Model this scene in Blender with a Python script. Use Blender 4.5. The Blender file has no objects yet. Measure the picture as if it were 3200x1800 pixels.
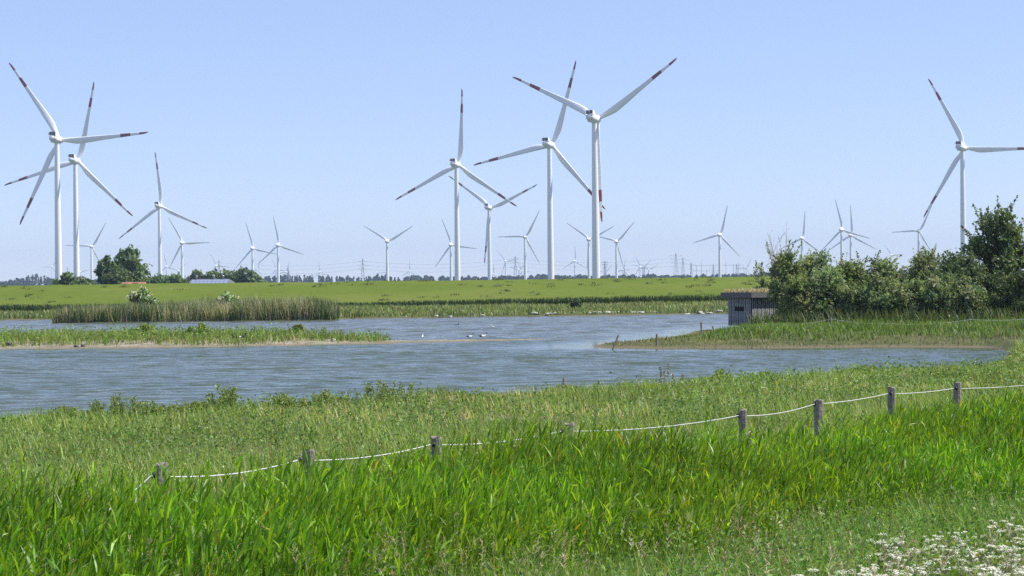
import bpy, bmesh, math
import numpy as np
from mathutils import Matrix, Vector, Euler

rng = np.random.default_rng(7)
SC = bpy.context.scene
COL = SC.collection
R_ = math.radians

# ------------------------------------------------------------------ camera
EYE = 3.4
FPX = 6222.0                       # focal length in photograph pixels (3200 wide) = 70 mm
ROLL = R_(0.7)
PITCH = math.atan((900 - 888) / FPX)
_F = Vector((0, math.cos(PITCH), -math.sin(PITCH)))
_R0 = Vector((1, 0, 0)); _U0 = _R0.cross(_F)
CR = _R0 * math.cos(ROLL) - _U0 * math.sin(ROLL)
CU = _U0 * math.cos(ROLL) + _R0 * math.sin(ROLL)
cam = bpy.data.cameras.new('camera'); cam.sensor_width = 36; cam.lens = 36 * FPX / 3200
cam.clip_start = 0.1; cam.clip_end = 60000
cam.dof.use_dof = True; cam.dof.focus_distance = 38; cam.dof.aperture_fstop = 14
cam_o = bpy.data.objects.new('camera', cam); COL.objects.link(cam_o)
m = Matrix.Identity(4)
for i in range(3):
    m[i][0], m[i][1], m[i][2] = CR[i], CU[i], -_F[i]
m[2][3] = EYE
cam_o.matrix_world = m
SC.camera = cam_o

def at(px, py, D):
    """photo pixel -> point at depth y = D"""
    d = _F + CR * ((px - 1600) / FPX) + CU * ((900 - py) / FPX)
    return Vector((0, 0, EYE)) + d * (D / d.y)
def hz(px):                        # photo row of the horizon at column px
    return 888 - (px - 1600) * math.tan(ROLL)
def xat(px, D): return (px - 1600) / FPX * D

# ------------------------------------------------------------------ light
SUN_EL, SUN_AZ = R_(54), R_(87)    # azimuth measured from the view direction (+Y) towards +X
w = bpy.data.worlds.new('World'); SC.world = w; w.use_nodes = True
nt = w.node_tree; bg = nt.nodes['Background']
sky = nt.nodes.new('ShaderNodeTexSky'); sky.sky_type = 'NISHITA'; sky.sun_disc = False
sky.sun_elevation = SUN_EL; sky.sun_rotation = SUN_AZ
sky.air_density = 0.8; sky.dust_density = 0.0; sky.ozone_density = 4.0
even = nt.nodes.new('ShaderNodeMix'); even.data_type = 'RGBA'; even.inputs[0].default_value = 0.42   # thin even veil over the clear sky
tint = nt.nodes.new('ShaderNodeMix'); tint.data_type = 'RGBA'; tint.blend_type = 'MULTIPLY'; tint.inputs[0].default_value = 1
tint.inputs[7].default_value = (0.97, 0.91, 0.97, 1); nt.links.new(sky.outputs[0], tint.inputs[6])
nt.links.new(tint.outputs[2], even.inputs[6]); even.inputs[7].default_value = (3.15, 3.9, 6.0, 1)
nt.links.new(even.outputs[2], bg.inputs[0]); bg.inputs[1].default_value = 0.11
sl = bpy.data.lights.new('sun', 'SUN'); sl.energy = 5.0; sl.angle = R_(0.53); sl.color = (1, 0.95, 0.87)
so = bpy.data.objects.new('sun', sl); COL.objects.link(so)
sd = Vector((math.cos(SUN_EL) * math.sin(SUN_AZ), math.cos(SUN_EL) * math.cos(SUN_AZ), math.sin(SUN_EL)))
so.rotation_euler = sd.to_track_quat('Z', 'Y').to_euler(); so.location = sd * 50
SC.view_settings.view_transform = 'Standard'; SC.view_settings.look = 'None'
SC.view_settings.gamma = 1; SC.view_settings.exposure = 0.6; SC.view_settings.use_curve_mapping = False
SC.cycles.use_denoising = False; SC.cycles.volume_bounces = 1; SC.cycles.max_bounces = 8; SC.cycles.transparent_max_bounces = 4

# ------------------------------------------------------------------ materials
MATS = {}
def new_mat(name):
    mt = bpy.data.materials.new(name); mt.use_nodes = True
    MATS[name] = mt
    return mt, mt.node_tree.nodes, mt.node_tree.links, mt.node_tree.nodes['Principled BSDF']
def noise(N, L, scale, detail=4, vec=None, rough=0.55):
    n = N.new('ShaderNodeTexNoise'); n.inputs['Scale'].default_value = scale
    n.inputs['Detail'].default_value = detail; n.inputs['Roughness'].default_value = rough
    if vec is not None: L.new(vec, n.inputs['Vector'])
    return n
def ramp(N, L, fac, stops):
    r = N.new('ShaderNodeValToRGB'); L.new(fac, r.inputs[0])
    e = r.color_ramp.elements
    while len(e) < len(stops): e.new(0.5)
    for el, (p, c) in zip(e, stops): el.position = p; el.color = (*c, 1)
    return r
def plain(name, col, rough=0.6, var=0.12, scale=3.0, bump=0.0, spec=0.4, metallic=0):
    mt, N, L, b = new_mat(name)
    tc = N.new('ShaderNodeTexCoord'); n = noise(N, L, scale, 5, tc.outputs['Object'])
    c = np.array(col)
    r = ramp(N, L, n.outputs[0], [(0.3, tuple(c * (1 - var))), (0.7, tuple(np.minimum(c * (1 + var), 1)))])
    L.new(r.outputs[0], b.inputs['Base Color']); b.inputs['Roughness'].default_value = rough
    b.inputs['Specular IOR Level'].default_value = spec; b.inputs['Metallic'].default_value = metallic
    if bump:
        bp = N.new('ShaderNodeBump'); bp.inputs['Strength'].default_value = bump; bp.inputs['Distance'].default_value = 0.02
        L.new(n.outputs[0], bp.inputs['Height']); L.new(bp.outputs[0], b.inputs['Normal'])
    return mt
def leafmat(name, trans=0.35, rough=0.5, spec=0.35, tint=(1.15, 1.1, 0.55)):
    """foliage: colour from the per-leaf colour attribute, part of the light passes through"""
    mt, N, L, b = new_mat(name)
    a = N.new('ShaderNodeAttribute'); a.attribute_name = 'Col'
    L.new(a.outputs['Color'], b.inputs['Base Color'])
    b.inputs['Roughness'].default_value = rough; b.inputs['Specular IOR Level'].default_value = spec
    t = N.new('ShaderNodeBsdfTranslucent')
    mul = N.new('ShaderNodeMix'); mul.data_type = 'RGBA'; mul.blend_type = 'MULTIPLY'; mul.inputs[0].default_value = 1
    L.new(a.outputs['Color'], mul.inputs[6]); mul.inputs[7].default_value = (*tint, 1)
    L.new(mul.outputs[2], t.inputs['Color'])
    mx = N.new('ShaderNodeMixShader'); mx.inputs[0].default_value = trans
    L.new(b.outputs[0], mx.inputs[1]); L.new(t.outputs[0], mx.inputs[2])
    L.new(mx.outputs[0], N['Material Output'].inputs[0])
    return mt
M_LEAF = leafmat('leaf', 0.42)
M_REED = leafmat('reed_leaf', 0.5, 0.4, 0.4, (1.3, 1.25, 0.45))
M_DRY = leafmat('dry_grass', 0.25, 0.7, 0.2, (1.0, 0.95, 0.8))
M_PETAL = leafmat('petal', 0.3, 0.6, 0.2, (1, 1, 0.95))
M_WHITE = plain('turbine_white', (0.74, 0.75, 0.765), 0.45, 0.015, 0.2)
M_RED = plain('signal_red', (0.20, 0.028, 0.022), 0.5, 0.05, 0.2)
M_DARK = plain('cooler_dark', (0.03, 0.035, 0.07), 0.3, 0.2, 0.6)
M_GREYW = plain('egg_white', (0.76, 0.78, 0.79), 0.45, 0.015, 0.2)
M_STEEL = plain('lattice_steel', (0.16, 0.17, 0.18), 0.6, 0.1, 0.1)
M_BARK = plain('bark', (0.13, 0.105, 0.08), 0.9, 0.35, 6, 0.6)
M_TWIG = plain('dead_twig', (0.36, 0.31, 0.25), 0.9, 0.2, 6)
M_WOOD = plain('weathered_post', (0.23, 0.205, 0.17), 0.9, 0.4, 14, 0.8)
M_ROPE = plain('white_rope', (0.55, 0.55, 0.53), 0.8, 0.1, 20)
M_BOARD = plain('hide_board', (0.30, 0.30, 0.31), 0.85, 0.3, 5, 0.5)
M_FASC = plain('fascia_board', (0.12, 0.12, 0.125), 0.8, 0.3, 4, 0.4)
M_BLACK = plain('black_gap', (0.012, 0.012, 0.012), 0.9, 0.2, 4)
M_STONE = plain('stone', (0.36, 0.34, 0.30), 0.9, 0.35, 5, 0.6)
M_DSTONE = plain('dark_stone', (0.10, 0.095, 0.085), 0.9, 0.35, 5, 0.6)
M_PLASTIC = plain('insulator_plastic', (0.02, 0.02, 0.02), 0.4, 0.1, 10)
M_SOLAR = plain('solar_panel', (0.20, 0.23, 0.33), 0.3, 0.15, 0.4, spec=0.8)
M_TILE = plain('red_tile', (0.34, 0.15, 0.10), 0.8, 0.25, 1.2, 0.4)
M_METAL = plain('vent_metal', (0.5, 0.5, 0.5), 0.4, 0.1, 2, metallic=0.6)
M_BRICK = plain('brick', (0.28, 0.14, 0.10), 0.9, 0.2, 2, 0.3)
M_SLATE = plain('spire_slate', (0.10, 0.12, 0.13), 0.7, 0.15, 1)

def ground_mat():
    mt, N, L, b = new_mat('meadow_soil')
    tc = N.new('ShaderNodeTexCoord')
    n1 = noise(N, L, 0.35, 6, tc.outputs['Object']); n2 = noise(N, L, 6, 4, tc.outputs['Object'])
    r1 = ramp(N, L, n1.outputs[0], [(0.35, (0.06, 0.085, 0.025)), (0.55, (0.085, 0.10, 0.035)), (0.72, (0.15, 0.13, 0.075))])
    r2 = ramp(N, L, n2.outputs[0], [(0.3, (0.65, 0.65, 0.65)), (0.7, (1.2, 1.2, 1.2))])
    mx = N.new('ShaderNodeMix'); mx.data_type = 'RGBA'; mx.blend_type = 'MULTIPLY'; mx.inputs[0].default_value = 1
    L.new(r1.outputs[0], mx.inputs[6]); L.new(r2.outputs[0], mx.inputs[7])
    # bare mud where the bank meets the water
    geo = N.new('ShaderNodeNewGeometry'); sep = N.new('ShaderNodeSeparateXYZ'); L.new(geo.outputs['Position'], sep.inputs[0])
    mr = N.new('ShaderNodeMapRange'); mr.inputs[1].default_value = 0.03; mr.inputs[2].default_value = 0.13
    L.new(sep.outputs[2], mr.inputs[0])
    mx2 = N.new('ShaderNodeMix'); mx2.data_type = 'RGBA'; L.new(mr.outputs[0], mx2.inputs[0])
    mx2.inputs[6].default_value = (0.13, 0.11, 0.07, 1); L.new(mx.outputs[2], mx2.inputs[7])
    L.new(mx2.outputs[2], b.inputs['Base Color']); b.inputs['Roughness'].default_value = 0.95
    b.inputs['Specular IOR Level'].default_value = 0.1
    return mt
def sand_mat():
    mt, N, L, b = new_mat('sand')
    tc = N.new('ShaderNodeTexCoord')
    n1 = noise(N, L, 0.8, 7, tc.outputs['Object'], 0.65); n2 = noise(N, L, 7, 3, tc.outputs['Object'])
    r1 = ramp(N, L, n1.outputs[0], [(0.3, (0.14, 0.12, 0.08)), (0.5, (0.25, 0.22, 0.155)), (0.65, (0.33, 0.295, 0.225))])
    r2 = ramp(N, L, n2.outputs[0], [(0.35, (0.6, 0.6, 0.6)), (0.6, (1.1, 1.1, 1.1))])
    mx = N.new('ShaderNodeMix'); mx.data_type = 'RGBA'; mx.blend_type = 'MULTIPLY'; mx.inputs[0].default_value = 1
    L.new(r1.outputs[0], mx.inputs[6]); L.new(r2.outputs[0], mx.inputs[7])
    geo = N.new('ShaderNodeNewGeometry'); sep = N.new('ShaderNodeSeparateXYZ'); L.new(geo.outputs['Position'], sep.inputs[0])
    mr = N.new('ShaderNodeMapRange'); mr.inputs[1].default_value = 0.0; mr.inputs[2].default_value = 0.09
    L.new(sep.outputs[2], mr.inputs[0])
    wet = N.new('ShaderNodeMix'); wet.data_type = 'RGBA'; L.new(mr.outputs[0], wet.inputs[0])
    wet.inputs[6].default_value = (0.13, 0.11, 0.075, 1); L.new(mx.outputs[2], wet.inputs[7])
    L.new(wet.outputs[2], b.inputs['Base Color']); b.inputs['Roughness'].default_value = 0.9
    b.inputs['Specular IOR Level'].default_value = 0.15
    return mt
def dike_mat():
    mt, N, L, b = new_mat('grazed_grass')
    tc = N.new('ShaderNodeTexCoord')
    mp = N.new('ShaderNodeMapping'); mp.inputs['Scale'].default_value = (0.35, 1, 2); L.new(tc.outputs['Object'], mp.inputs[0])
    n1 = noise(N, L, 0.12, 8, mp.outputs[0], 0.62); n2 = noise(N, L, 1.6, 5, mp.outputs[0], 0.7)
    r1 = ramp(N, L, n1.outputs[0], [(0.32, (0.084, 0.122, 0.014)), (0.5, (0.098, 0.134, 0.018)), (0.68, (0.117, 0.144, 0.026))])
    r2 = ramp(N, L, n2.outputs[0], [(0.3, (0.86, 0.88, 0.85)), (0.65, (1.06, 1.06, 1.05))])
    mx = N.new('ShaderNodeMix'); mx.data_type = 'RGBA'; mx.blend_type = 'MULTIPLY'; mx.inputs[0].default_value = 1
    L.new(r1.outputs[0], mx.inputs[6]); L.new(r2.outputs[0], mx.inputs[7])
    L.new(mx.outputs[2], b.inputs['Base Color']); b.inputs['Roughness'].default_value = 0.95
    b.inputs['Specular IOR Level'].default_value = 0.1
    bp = N.new('ShaderNodeBump'); bp.inputs['Strength'].default_value = 0.4; bp.inputs['Distance'].default_value = 0.15
    L.new(n2.outputs[0], bp.inputs['Height']); L.new(bp.outputs[0], b.inputs['Normal'])
    return mt
def water_mat():
    mt, N, L, b = new_mat('pond_water')
    tc = N.new('ShaderNodeTexCoord')
    big = noise(N, L, 0.045, 3, tc.outputs['Object'])
    r = ramp(N, L, big.outputs[0], [(0.35, (0.046, 0.068, 0.040)), (0.65, (0.060, 0.076, 0.046))])
    geo = N.new('ShaderNodeNewGeometry'); sep = N.new('ShaderNodeSeparateXYZ'); L.new(geo.outputs['Position'], sep.inputs[0])
    mr = N.new('ShaderNodeMapRange'); mr.inputs[1].default_value = 108; mr.inputs[2].default_value = 140; L.new(sep.outputs[1], mr.inputs[0])
    silt = N.new('ShaderNodeMix'); silt.data_type = 'RGBA'; L.new(mr.outputs[0], silt.inputs[0]); L.new(r.outputs[0], silt.inputs[6]); silt.inputs[7].default_value = (0.070, 0.078, 0.050, 1)   # the rear basin is siltier
    L.new(silt.outputs[2], b.inputs['Base Color'])
    b.inputs['IOR'].default_value = 1.25; b.inputs['Roughness'].default_value = 0.08
    mp = N.new('ShaderNodeMapping'); mp.inputs['Scale'].default_value = (0.55, 1, 1); mp.inputs['Rotation'].default_value = (0, 0, R_(12))
    L.new(tc.outputs['Object'], mp.inputs[0])
    n1 = noise(N, L, 2.2, 3, mp.outputs[0], 0.6); n2 = noise(N, L, 6.5, 2, mp.outputs[0], 0.6)
    ad = N.new('ShaderNodeMath'); ad.operation = 'MULTIPLY_ADD'; L.new(n2.outputs[0], ad.inputs[0]); ad.inputs[1].default_value = 0.25
    L.new(n1.outputs[0], ad.inputs[2])
    bp = N.new('ShaderNodeBump'); bp.inputs['Strength'].default_value = 0.9; bp.inputs['Distance'].default_value = 0.13
    at_ = N.new('ShaderNodeAttribute'); at_.attribute_name = 'Col'; sm = N.new('ShaderNodeMath'); sm.operation = 'MULTIPLY'; sm.inputs[1].default_value = 0.9
    L.new(at_.outputs['Fac'], sm.inputs[0]); L.new(sm.outputs[0], bp.inputs['Strength'])
    L.new(ad.outputs[0], bp.inputs['Height']); L.new(bp.outputs[0], b.inputs['Normal'])
    return mt
M_GROUND, M_SAND, M_DIKE, M_WATER = ground_mat(), sand_mat(), dike_mat(), water_mat()

# ------------------------------------------------------------------ mesh helpers
def link(name, me, mats, parent=None, loc=None):
    o = bpy.data.objects.new(name, me); COL.objects.link(o)
    for mt in (mats if isinstance(mats, (list, tuple)) else [mats]):
        if mt.name not in [x.name for x in me.materials if x]: me.materials.append(mt)
    if parent is not None: o.parent = parent
    if loc is not None: o.location = loc
    return o
def tag(o, label=None, cat=None, group=None, kind=None):
    if label: o['label'] = label
    if cat: o['category'] = cat
    if group: o['group'] = group
    if kind: o['kind'] = kind
    return o
def empty(name, loc, rz=0.0):
    o = bpy.data.objects.new(name, None); COL.objects.link(o)
    o.location = loc; o.rotation_euler = (0, 0, rz); o.empty_display_size = 0.3
    return o
def np_mesh(name, V, Q, C=None, smooth=False, mi=None):
    """fast mesh from arrays of verts (n,3) and quads (m,4); C = point colours (n,3)"""
    V = np.ascontiguousarray(V, np.float32); Q = np.ascontiguousarray(Q, np.int32)
    me = bpy.data.meshes.new(name)
    me.vertices.add(len(V)); me.vertices.foreach_set('co', V.ravel())
    me.loops.add(Q.size); me.loops.foreach_set('vertex_index', Q.ravel())
    me.polygons.add(len(Q)); k = Q.shape[1]
    me.polygons.foreach_set('loop_start', np.arange(0, Q.size, k, dtype=np.int32))
    me.polygons.foreach_set('loop_total', np.full(len(Q), k, np.int32))
    if smooth: me.polygons.foreach_set('use_smooth', np.ones(len(Q), bool))
    if mi is not None: me.polygons.foreach_set('material_index', np.asarray(mi, np.int32))
    me.update(calc_edges=True)
    if C is not None:
        a = me.color_attributes.new('Col', 'FLOAT_COLOR', 'POINT')
        cc = np.ones((len(V), 4), np.float32); cc[:, :3] = C
        a.data.foreach_set('color', cc.ravel())
    return me
class Acc:
    """collects quads of leaves and blades"""
    def __init__(s): s.V, s.Q, s.C, s.n = [], [], [], 0
    def add(s, V, Q, C):
        s.V.append(V); s.Q.append(Q + s.n); s.C.append(C); s.n += len(V)
    def mesh(s, name): return np_mesh(name, np.concatenate(s.V), np.concatenate(s.Q), np.concatenate(s.C))
def ribbons(acc, base, az, L, W, lean0, lean1, col, prof=(0.5, 1.0, 0.75, 0.08), roll=0.0, tipcol=None):
    """curved tapering blades; lean = angle from the vertical at base and tip"""
    n = len(base); k = len(prof)
    az = np.broadcast_to(az, n); L = np.broadcast_to(L, n); W = np.broadcast_to(W, n)
    lean0 = np.broadcast_to(lean0, n); lean1 = np.broadcast_to(lean1, n); roll = np.broadcast_to(roll, n)
    p = base.copy(); V = np.zeros((n, k, 2, 3))
    h = np.stack([np.cos(az), np.sin(az), 0 * az], 1); s = np.stack([-np.sin(az), np.cos(az), 0 * az], 1)
    for i in range(k):
        t = i / (k - 1); a = lean0 + (lean1 - lean0) * t
        tg = h * np.sin(a)[:, None]; tg[:, 2] = np.cos(a)
        if i: p = p + tg * (L / (k - 1))[:, None]
        nb = np.cross(tg, s)
        sw = s * np.cos(roll)[:, None] + nb * np.sin(roll)[:, None]
        o = sw * (W * prof[i] * 0.5)[:, None]
        V[:, i, 0] = p - o; V[:, i, 1] = p + o
    idx = np.arange(n * k * 2).reshape(n, k, 2)
    Q = np.stack([idx[:, :-1, 0], idx[:, :-1, 1], idx[:, 1:, 1], idx[:, 1:, 0]], -1).reshape(-1, 4)
    C = np.repeat(col[:, None, :], k * 2, 1)
    if tipcol is not None:
        f = (np.arange(k) / (k - 1)).repeat(2)[None, :, None]; C = C * (1 - f) + tipcol[:, None, :] * f
    acc.add(V.reshape(-1, 3), Q, C.reshape(-1, 3))
def leaves(acc, pos, size, col, r, normal=None, bias=0.0, elong=1.7):
    """leaf-shaped quads (kite) in random directions, leaning to `normal` by `bias`"""
    n = len(pos); a = r.normal(size=(n, 3)); a /= np.linalg.norm(a, axis=1)[:, None]
    nrm = r.normal(size=(n, 3)); nrm /= np.linalg.norm(nrm, axis=1)[:, None]
    if normal is not None: nrm = nrm * (1 - bias) + normal * bias
    u = np.cross(nrm, a); u /= np.linalg.norm(u, axis=1)[:, None] + 1e-9
    v = np.cross(nrm, u); v /= np.linalg.norm(v, axis=1)[:, None] + 1e-9
    sz = np.broadcast_to(size, n)[:, None]
    V = np.stack([pos - u * sz * 0.5 * elong, pos + v * sz * 0.5 - u * sz * 0.1, pos + u * sz * 0.5 * elong, pos - v * sz * 0.5 - u * sz * 0.1], 1)
    acc.add(V.reshape(-1, 3), np.arange(n * 4).reshape(n, 4), np.repeat(col, 4, 0))
GAIN = [1.0]
def pal(n, cols, r, jit=0.15, wts=None):
    c = np.array(cols)[r.choice(len(cols), n, p=wts)] * GAIN[0]
    return np.clip(c * (1 + r.normal(size=(n, 1)) * jit) * (1 + r.normal(size=(n, 3)) * jit * 0.3), 0.003, 0.95)
def tube(V, Q, p0, p1, r0, r1, n=6):
    """append a tapered tube to lists"""
    p0, p1 = np.array(p0, float), np.array(p1, float); d = p1 - p0; d /= np.linalg.norm(d) + 1e-9
    a = np.cross(d, [0.31, 0.77, 0.55]); a /= np.linalg.norm(a); b = np.cross(d, a)
    th = np.arange(n) * 2 * math.pi / n; b0 = len(V)
    for p, rr in ((p0, r0), (p1, r1)):
        for t in th: V.append(p + (a * math.cos(t) + b * math.sin(t)) * rr)
    for i in range(n): Q.append((b0 + i, b0 + (i + 1) % n, b0 + n + (i + 1) % n, b0 + n + i))
def tubes_mesh(name, segs, n=6, smooth=True):
    V, Q = [], []
    for s in segs: tube(V, Q, *s, n=n)
    return np_mesh(name, np.array(V), np.array(Q), smooth=smooth)
def lathe(name, prof, n=32, axis='z', caps=True):
    """surface of revolution from [(radius, height)]"""
    bm = bmesh.new(); rings = []
    for rr, hh in prof:
        ring = []
        for i in range(n):
            t = 2 * math.pi * i / n
            c = (rr * math.cos(t), rr * math.sin(t), hh) if axis == 'z' else (rr * math.cos(t), hh, rr * math.sin(t))
            ring.append(bm.verts.new(c))
        rings.append(ring)
    for a, b in zip(rings[:-1], rings[1:]):
        for i in range(n): bm.faces.new((a[i], a[(i + 1) % n], b[(i + 1) % n], b[i]))
    if caps: bm.faces.new(rings[0]); bm.faces.new(rings[-1])
    bmesh.ops.recalc_face_normals(bm, faces=bm.faces)
    for f in bm.faces: f.smooth = len(f.verts) == 4
    me = bpy.data.meshes.new(name); bm.to_mesh(me); bm.free(); return me
def box_mesh(name, boxes, bevel=0.0):
    """boxes = [(cx,cy,cz,sx,sy,sz)]"""
    bm = bmesh.new()
    for cx, cy, cz, sx, sy, sz in boxes:
        bmesh.ops.create_cube(bm, size=1, matrix=Matrix.Translation((cx, cy, cz)) @ Matrix.Diagonal((sx, sy, sz, 1)))
    if bevel: bmesh.ops.bevel(bm, geom=bm.edges[:], offset=bevel, segments=2, affect='EDGES', profile=0.6)
    me = bpy.data.meshes.new(name); bm.to_mesh(me); bm.free(); return me
def poly_mesh(name, verts, faces):
    me = bpy.data.meshes.new(name); me.from_pydata(verts, [], faces); me.update(); return me

# ------------------------------------------------------------------ terrain
def vnoise(x, y, s, seed=0):
    """smooth value noise"""
    x = np.asarray(x) / s; y = np.asarray(y) / s
    xi, yi = np.floor(x).astype(np.int64), np.floor(y).astype(np.int64); xf, yf = x - xi, y - yi
    def hsh(a, b):
        h = (a * 374761393 + b * 668265263 + seed * 974711) & 0x7fffffff
        h = ((h ^ (h >> 13)) * 1274126177) & 0x7fffffff
        return ((h ^ (h >> 16)) & 0xffff) / 65535.0
    u, v = xf * xf * (3 - 2 * xf), yf * yf * (3 - 2 * yf)
    return (hsh(xi, yi) * (1 - u) + hsh(xi + 1, yi) * u) * (1 - v) + (hsh(xi, yi + 1) * (1 - u) + hsh(xi + 1, yi + 1) * u) * v
def fbm(x, y, s, seed=0): return 0.55 * vnoise(x, y, s, seed) + 0.3 * vnoise(x, y, s / 2.1, seed + 1) + 0.15 * vnoise(x, y, s / 4.3, seed + 2)
def poly_sd(x, y, P):
    """signed distance to polygon, positive inside"""
    P = np.array(P, float); d = np.full(np.shape(x), 1e9); ins = np.zeros(np.shape(x), bool)
    for (ax, ay), (bx, by) in zip(P, np.roll(P, -1, 0)):
        ex, ey = bx - ax, by - ay
        t = np.clip(((x - ax) * ex + (y - ay) * ey) / (ex * ex + ey * ey), 0, 1)
        d = np.minimum(d, (x - ax - t * ex) ** 2 + (y - ay - t * ey) ** 2)
        c = ((ay > y) != (by > y)) & (x < (bx - ax) * (y - ay) / (by - ay + 1e-12) + ax); ins ^= c
    return np.sqrt(d) * np.where(ins, 1, -1)
SHX = [-60, -12.6, -4, 0, 7.5, 17, 20.5, 23, 25, 80]; SHY = [42, 48, 54, 57.5, 65.5, 74, 82, 92, 112, 120]
PEN = [(4.6, 105.5), (7, 103), (10, 101.8), (14, 101), (20, 100.5), (24, 98), (70, 90), (95, 240), (40, 175), (24, 160), (18, 146), (13.2, 138), (11.2, 127), (9.3, 120), (6.5, 113), (4.8, 108)]
ISL = [(-60, 112.5), (-34, 113.2), (-28, 113.8), (-22, 113.2), (-16, 114.0), (-11, 114.8), (-7.6, 116.6), (-6.0, 119), (-7.5, 122), (-12, 127), (-18, 131), (-26, 133), (-60, 136)]
BAR = [(-8.5, 118.0), (-3, 118.6), (1.2, 119.6), (3.0, 120.6), (0.8, 121.6), (-4, 122.2), (-8.5, 122)]
def shore(x): return np.interp(x, SHX, SHY)
def far_shore(x): return np.interp(x, [-120, -50, -47, -18, -17, 20, 120], [228, 226, 206, 203.5, 206, 208, 206])
DIKE_Y0, DIKE_Y1, DIKE_H = 256.0, 276.0, 4.0
def smooth01(t): t = np.clip(t, 0, 1); return t * t * (3 - 2 * t)
def ground_h(x, y):
    x = np.asarray(x, float); y = np.asarray(y, float)
    base = np.interp(y, [-40, 5, 8, 10, 12, 16, 20, 26, 34, 45, 60, 90, 140], [1.9, 1.8, 1.62, 1.45, 1.26, 1.0, 0.8, 0.6, 0.46, 0.36, 0.32, 0.4, 0.4])
    s = shore(x) - y + (vnoise(x, y, 3.1, 5) - 0.5) * 1.6 + (vnoise(x, y, 9, 6) - 0.5) * 2.0
    h = np.where(s > 0, base * smooth01(s / 3.5 + 0.12), -0.7 * smooth01(-s / 5))
    sp = poly_sd(x, y, PEN) + (vnoise(x, y, 2.6, 8) - 0.5) * 1.4
    hp = np.where(sp > 0, (0.12 + 0.5 * smooth01((sp - 1.2) / 6)) * smooth01(sp / 0.9 + 0.1), -0.7 * smooth01(-sp / 4))
    sf = y - far_shore(x) + (vnoise(x, y, 4.5, 9) - 0.5) * 2.4
    hf = np.where(sf > 0, (0.22 + 0.35 * smooth01(sf / 30)) * smooth01(sf / 1.2 + 0.1), -0.7 * smooth01(-sf / 6))
    h = np.maximum(np.maximum(h, hp), hf)
    return h + (fbm(x, y, 2.3, 3) - 0.5) * 0.14 * (h > 0.15) * (y < 300)
def isl_h(x, y):
    s = poly_sd(x, y, ISL) + (vnoise(x, y, 2.2, 21) - 0.5) * 1.5
    h = np.where(s > 0, 0.02 + 0.30 * smooth01(s / 6.0), -0.35 * smooth01(-s / 2.5))
    b = poly_sd(x, y, BAR) + (vnoise(x, y, 1.7, 22) - 0.5) * 0.7
    hb = np.where(b > 0, 0.01 + 0.07 * smooth01(b / 1.2), -0.35 * smooth01(-b / 2.5))
    return np.maximum(h, hb) + (fbm(x, y, 0.9, 23) - 0.5) * 0.04

ys = np.concatenate([np.arange(-28, 6, 2.0), np.arange(6, 130, 0.6), np.arange(130, 300, 1.5), np.geomspace(300, 8800, 40)])
us = np.linspace(-1, 1, 180); us = np.sign(us) * np.abs(us) ** 1.15
X = us[None, :] * (16 + 0.36 * np.maximum(ys, 0))[:, None] * np.where(ys > 2500, 1.0, 1.0)[:, None]
Y = np.repeat(ys[:, None], len(us), 1)
Z = ground_h(X, Y)
def grid_q(a, b):
    i = np.arange(a * b).reshape(a, b)
    return np.stack([i[:-1, :-1], i[:-1, 1:], i[1:, 1:], i[1:, :-1]], -1).reshape(-1, 4)
tag(link('ground', np_mesh('ground', np.stack([X, Y, Z], -1).reshape(-1, 3), grid_q(*X.shape), smooth=True), M_GROUND), kind='structure')
gx = np.arange(-58, 8, 0.5); gy = np.arange(108, 140, 0.4)
X2, Y2 = np.meshgrid(gx, gy); Z2 = isl_h(X2, Y2)
tag(link('sandbank', np_mesh('sandbank', np.stack([X2, Y2, Z2], -1).reshape(-1, 3), grid_q(*X2.shape), smooth=True), M_SAND), kind='structure')
# water
wy = np.concatenate([np.arange(40, 122, 0.14), np.arange(122, 236, 0.55)]); wu = np.linspace(-1, 1, 165)
X3 = wu[None, :] * (12 + 0.36 * wy)[:, None]; Y3 = np.repeat(wy[:, None], len(wu), 1)
def waves(x, y):
    r = np.random.default_rng(88); z = np.zeros_like(x)
    wob = (vnoise(x, y, 6, 401) - 0.5) * 3.0
    for k in range(22):
        lam = 0.42 * 1.12 ** k * r.uniform(0.9, 1.1); th = R_(-72) + r.normal() * 0.42; amp = 0.0092 * min(lam, 1.7) ** 0.9 * r.uniform(0.6, 1.3) / (1 + max(lam - 2, 0))
        ph = (x * math.cos(th) + y * math.sin(th)) * 2 * math.pi / lam + r.uniform(0, 6.28) + wob * r.uniform(0.3, 1.2)
        gust = 0.65 + 0.7 * vnoise(x * 0.45, y, 7.0 + 0.5 * k, 410 + k)
        z += amp * gust * (np.sin(ph) + 0.25 * np.cos(2 * ph))
    return z
calm = np.minimum(smooth01((far_shore(X3) - Y3 + 3) / 6), 1) * np.where(Y3 > 124, 1.3, 1.0)
calm = calm * (0.06 + 0.94 * smooth01((-poly_sd(X3, Y3, PEN) - 0.5) / 7)) * (0.45 + 0.55 * smooth01(-poly_sd(X3, Y3, ISL) / 5)) * (0.75 + 0.45 * fbm(X3 * 0.12 - 3, Y3 - 0.12 * X3, 5.0, 430))
Z3 = waves(X3, Y3) * calm
tag(link('pond_water', np_mesh('pond_water', np.stack([X3, Y3, Z3], -1).reshape(-1, 3), grid_q(*X3.shape), np.repeat(np.clip(calm, 0, 1.2).reshape(-1, 1), 3, 1), smooth=True), M_WATER), kind='structure')
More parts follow.
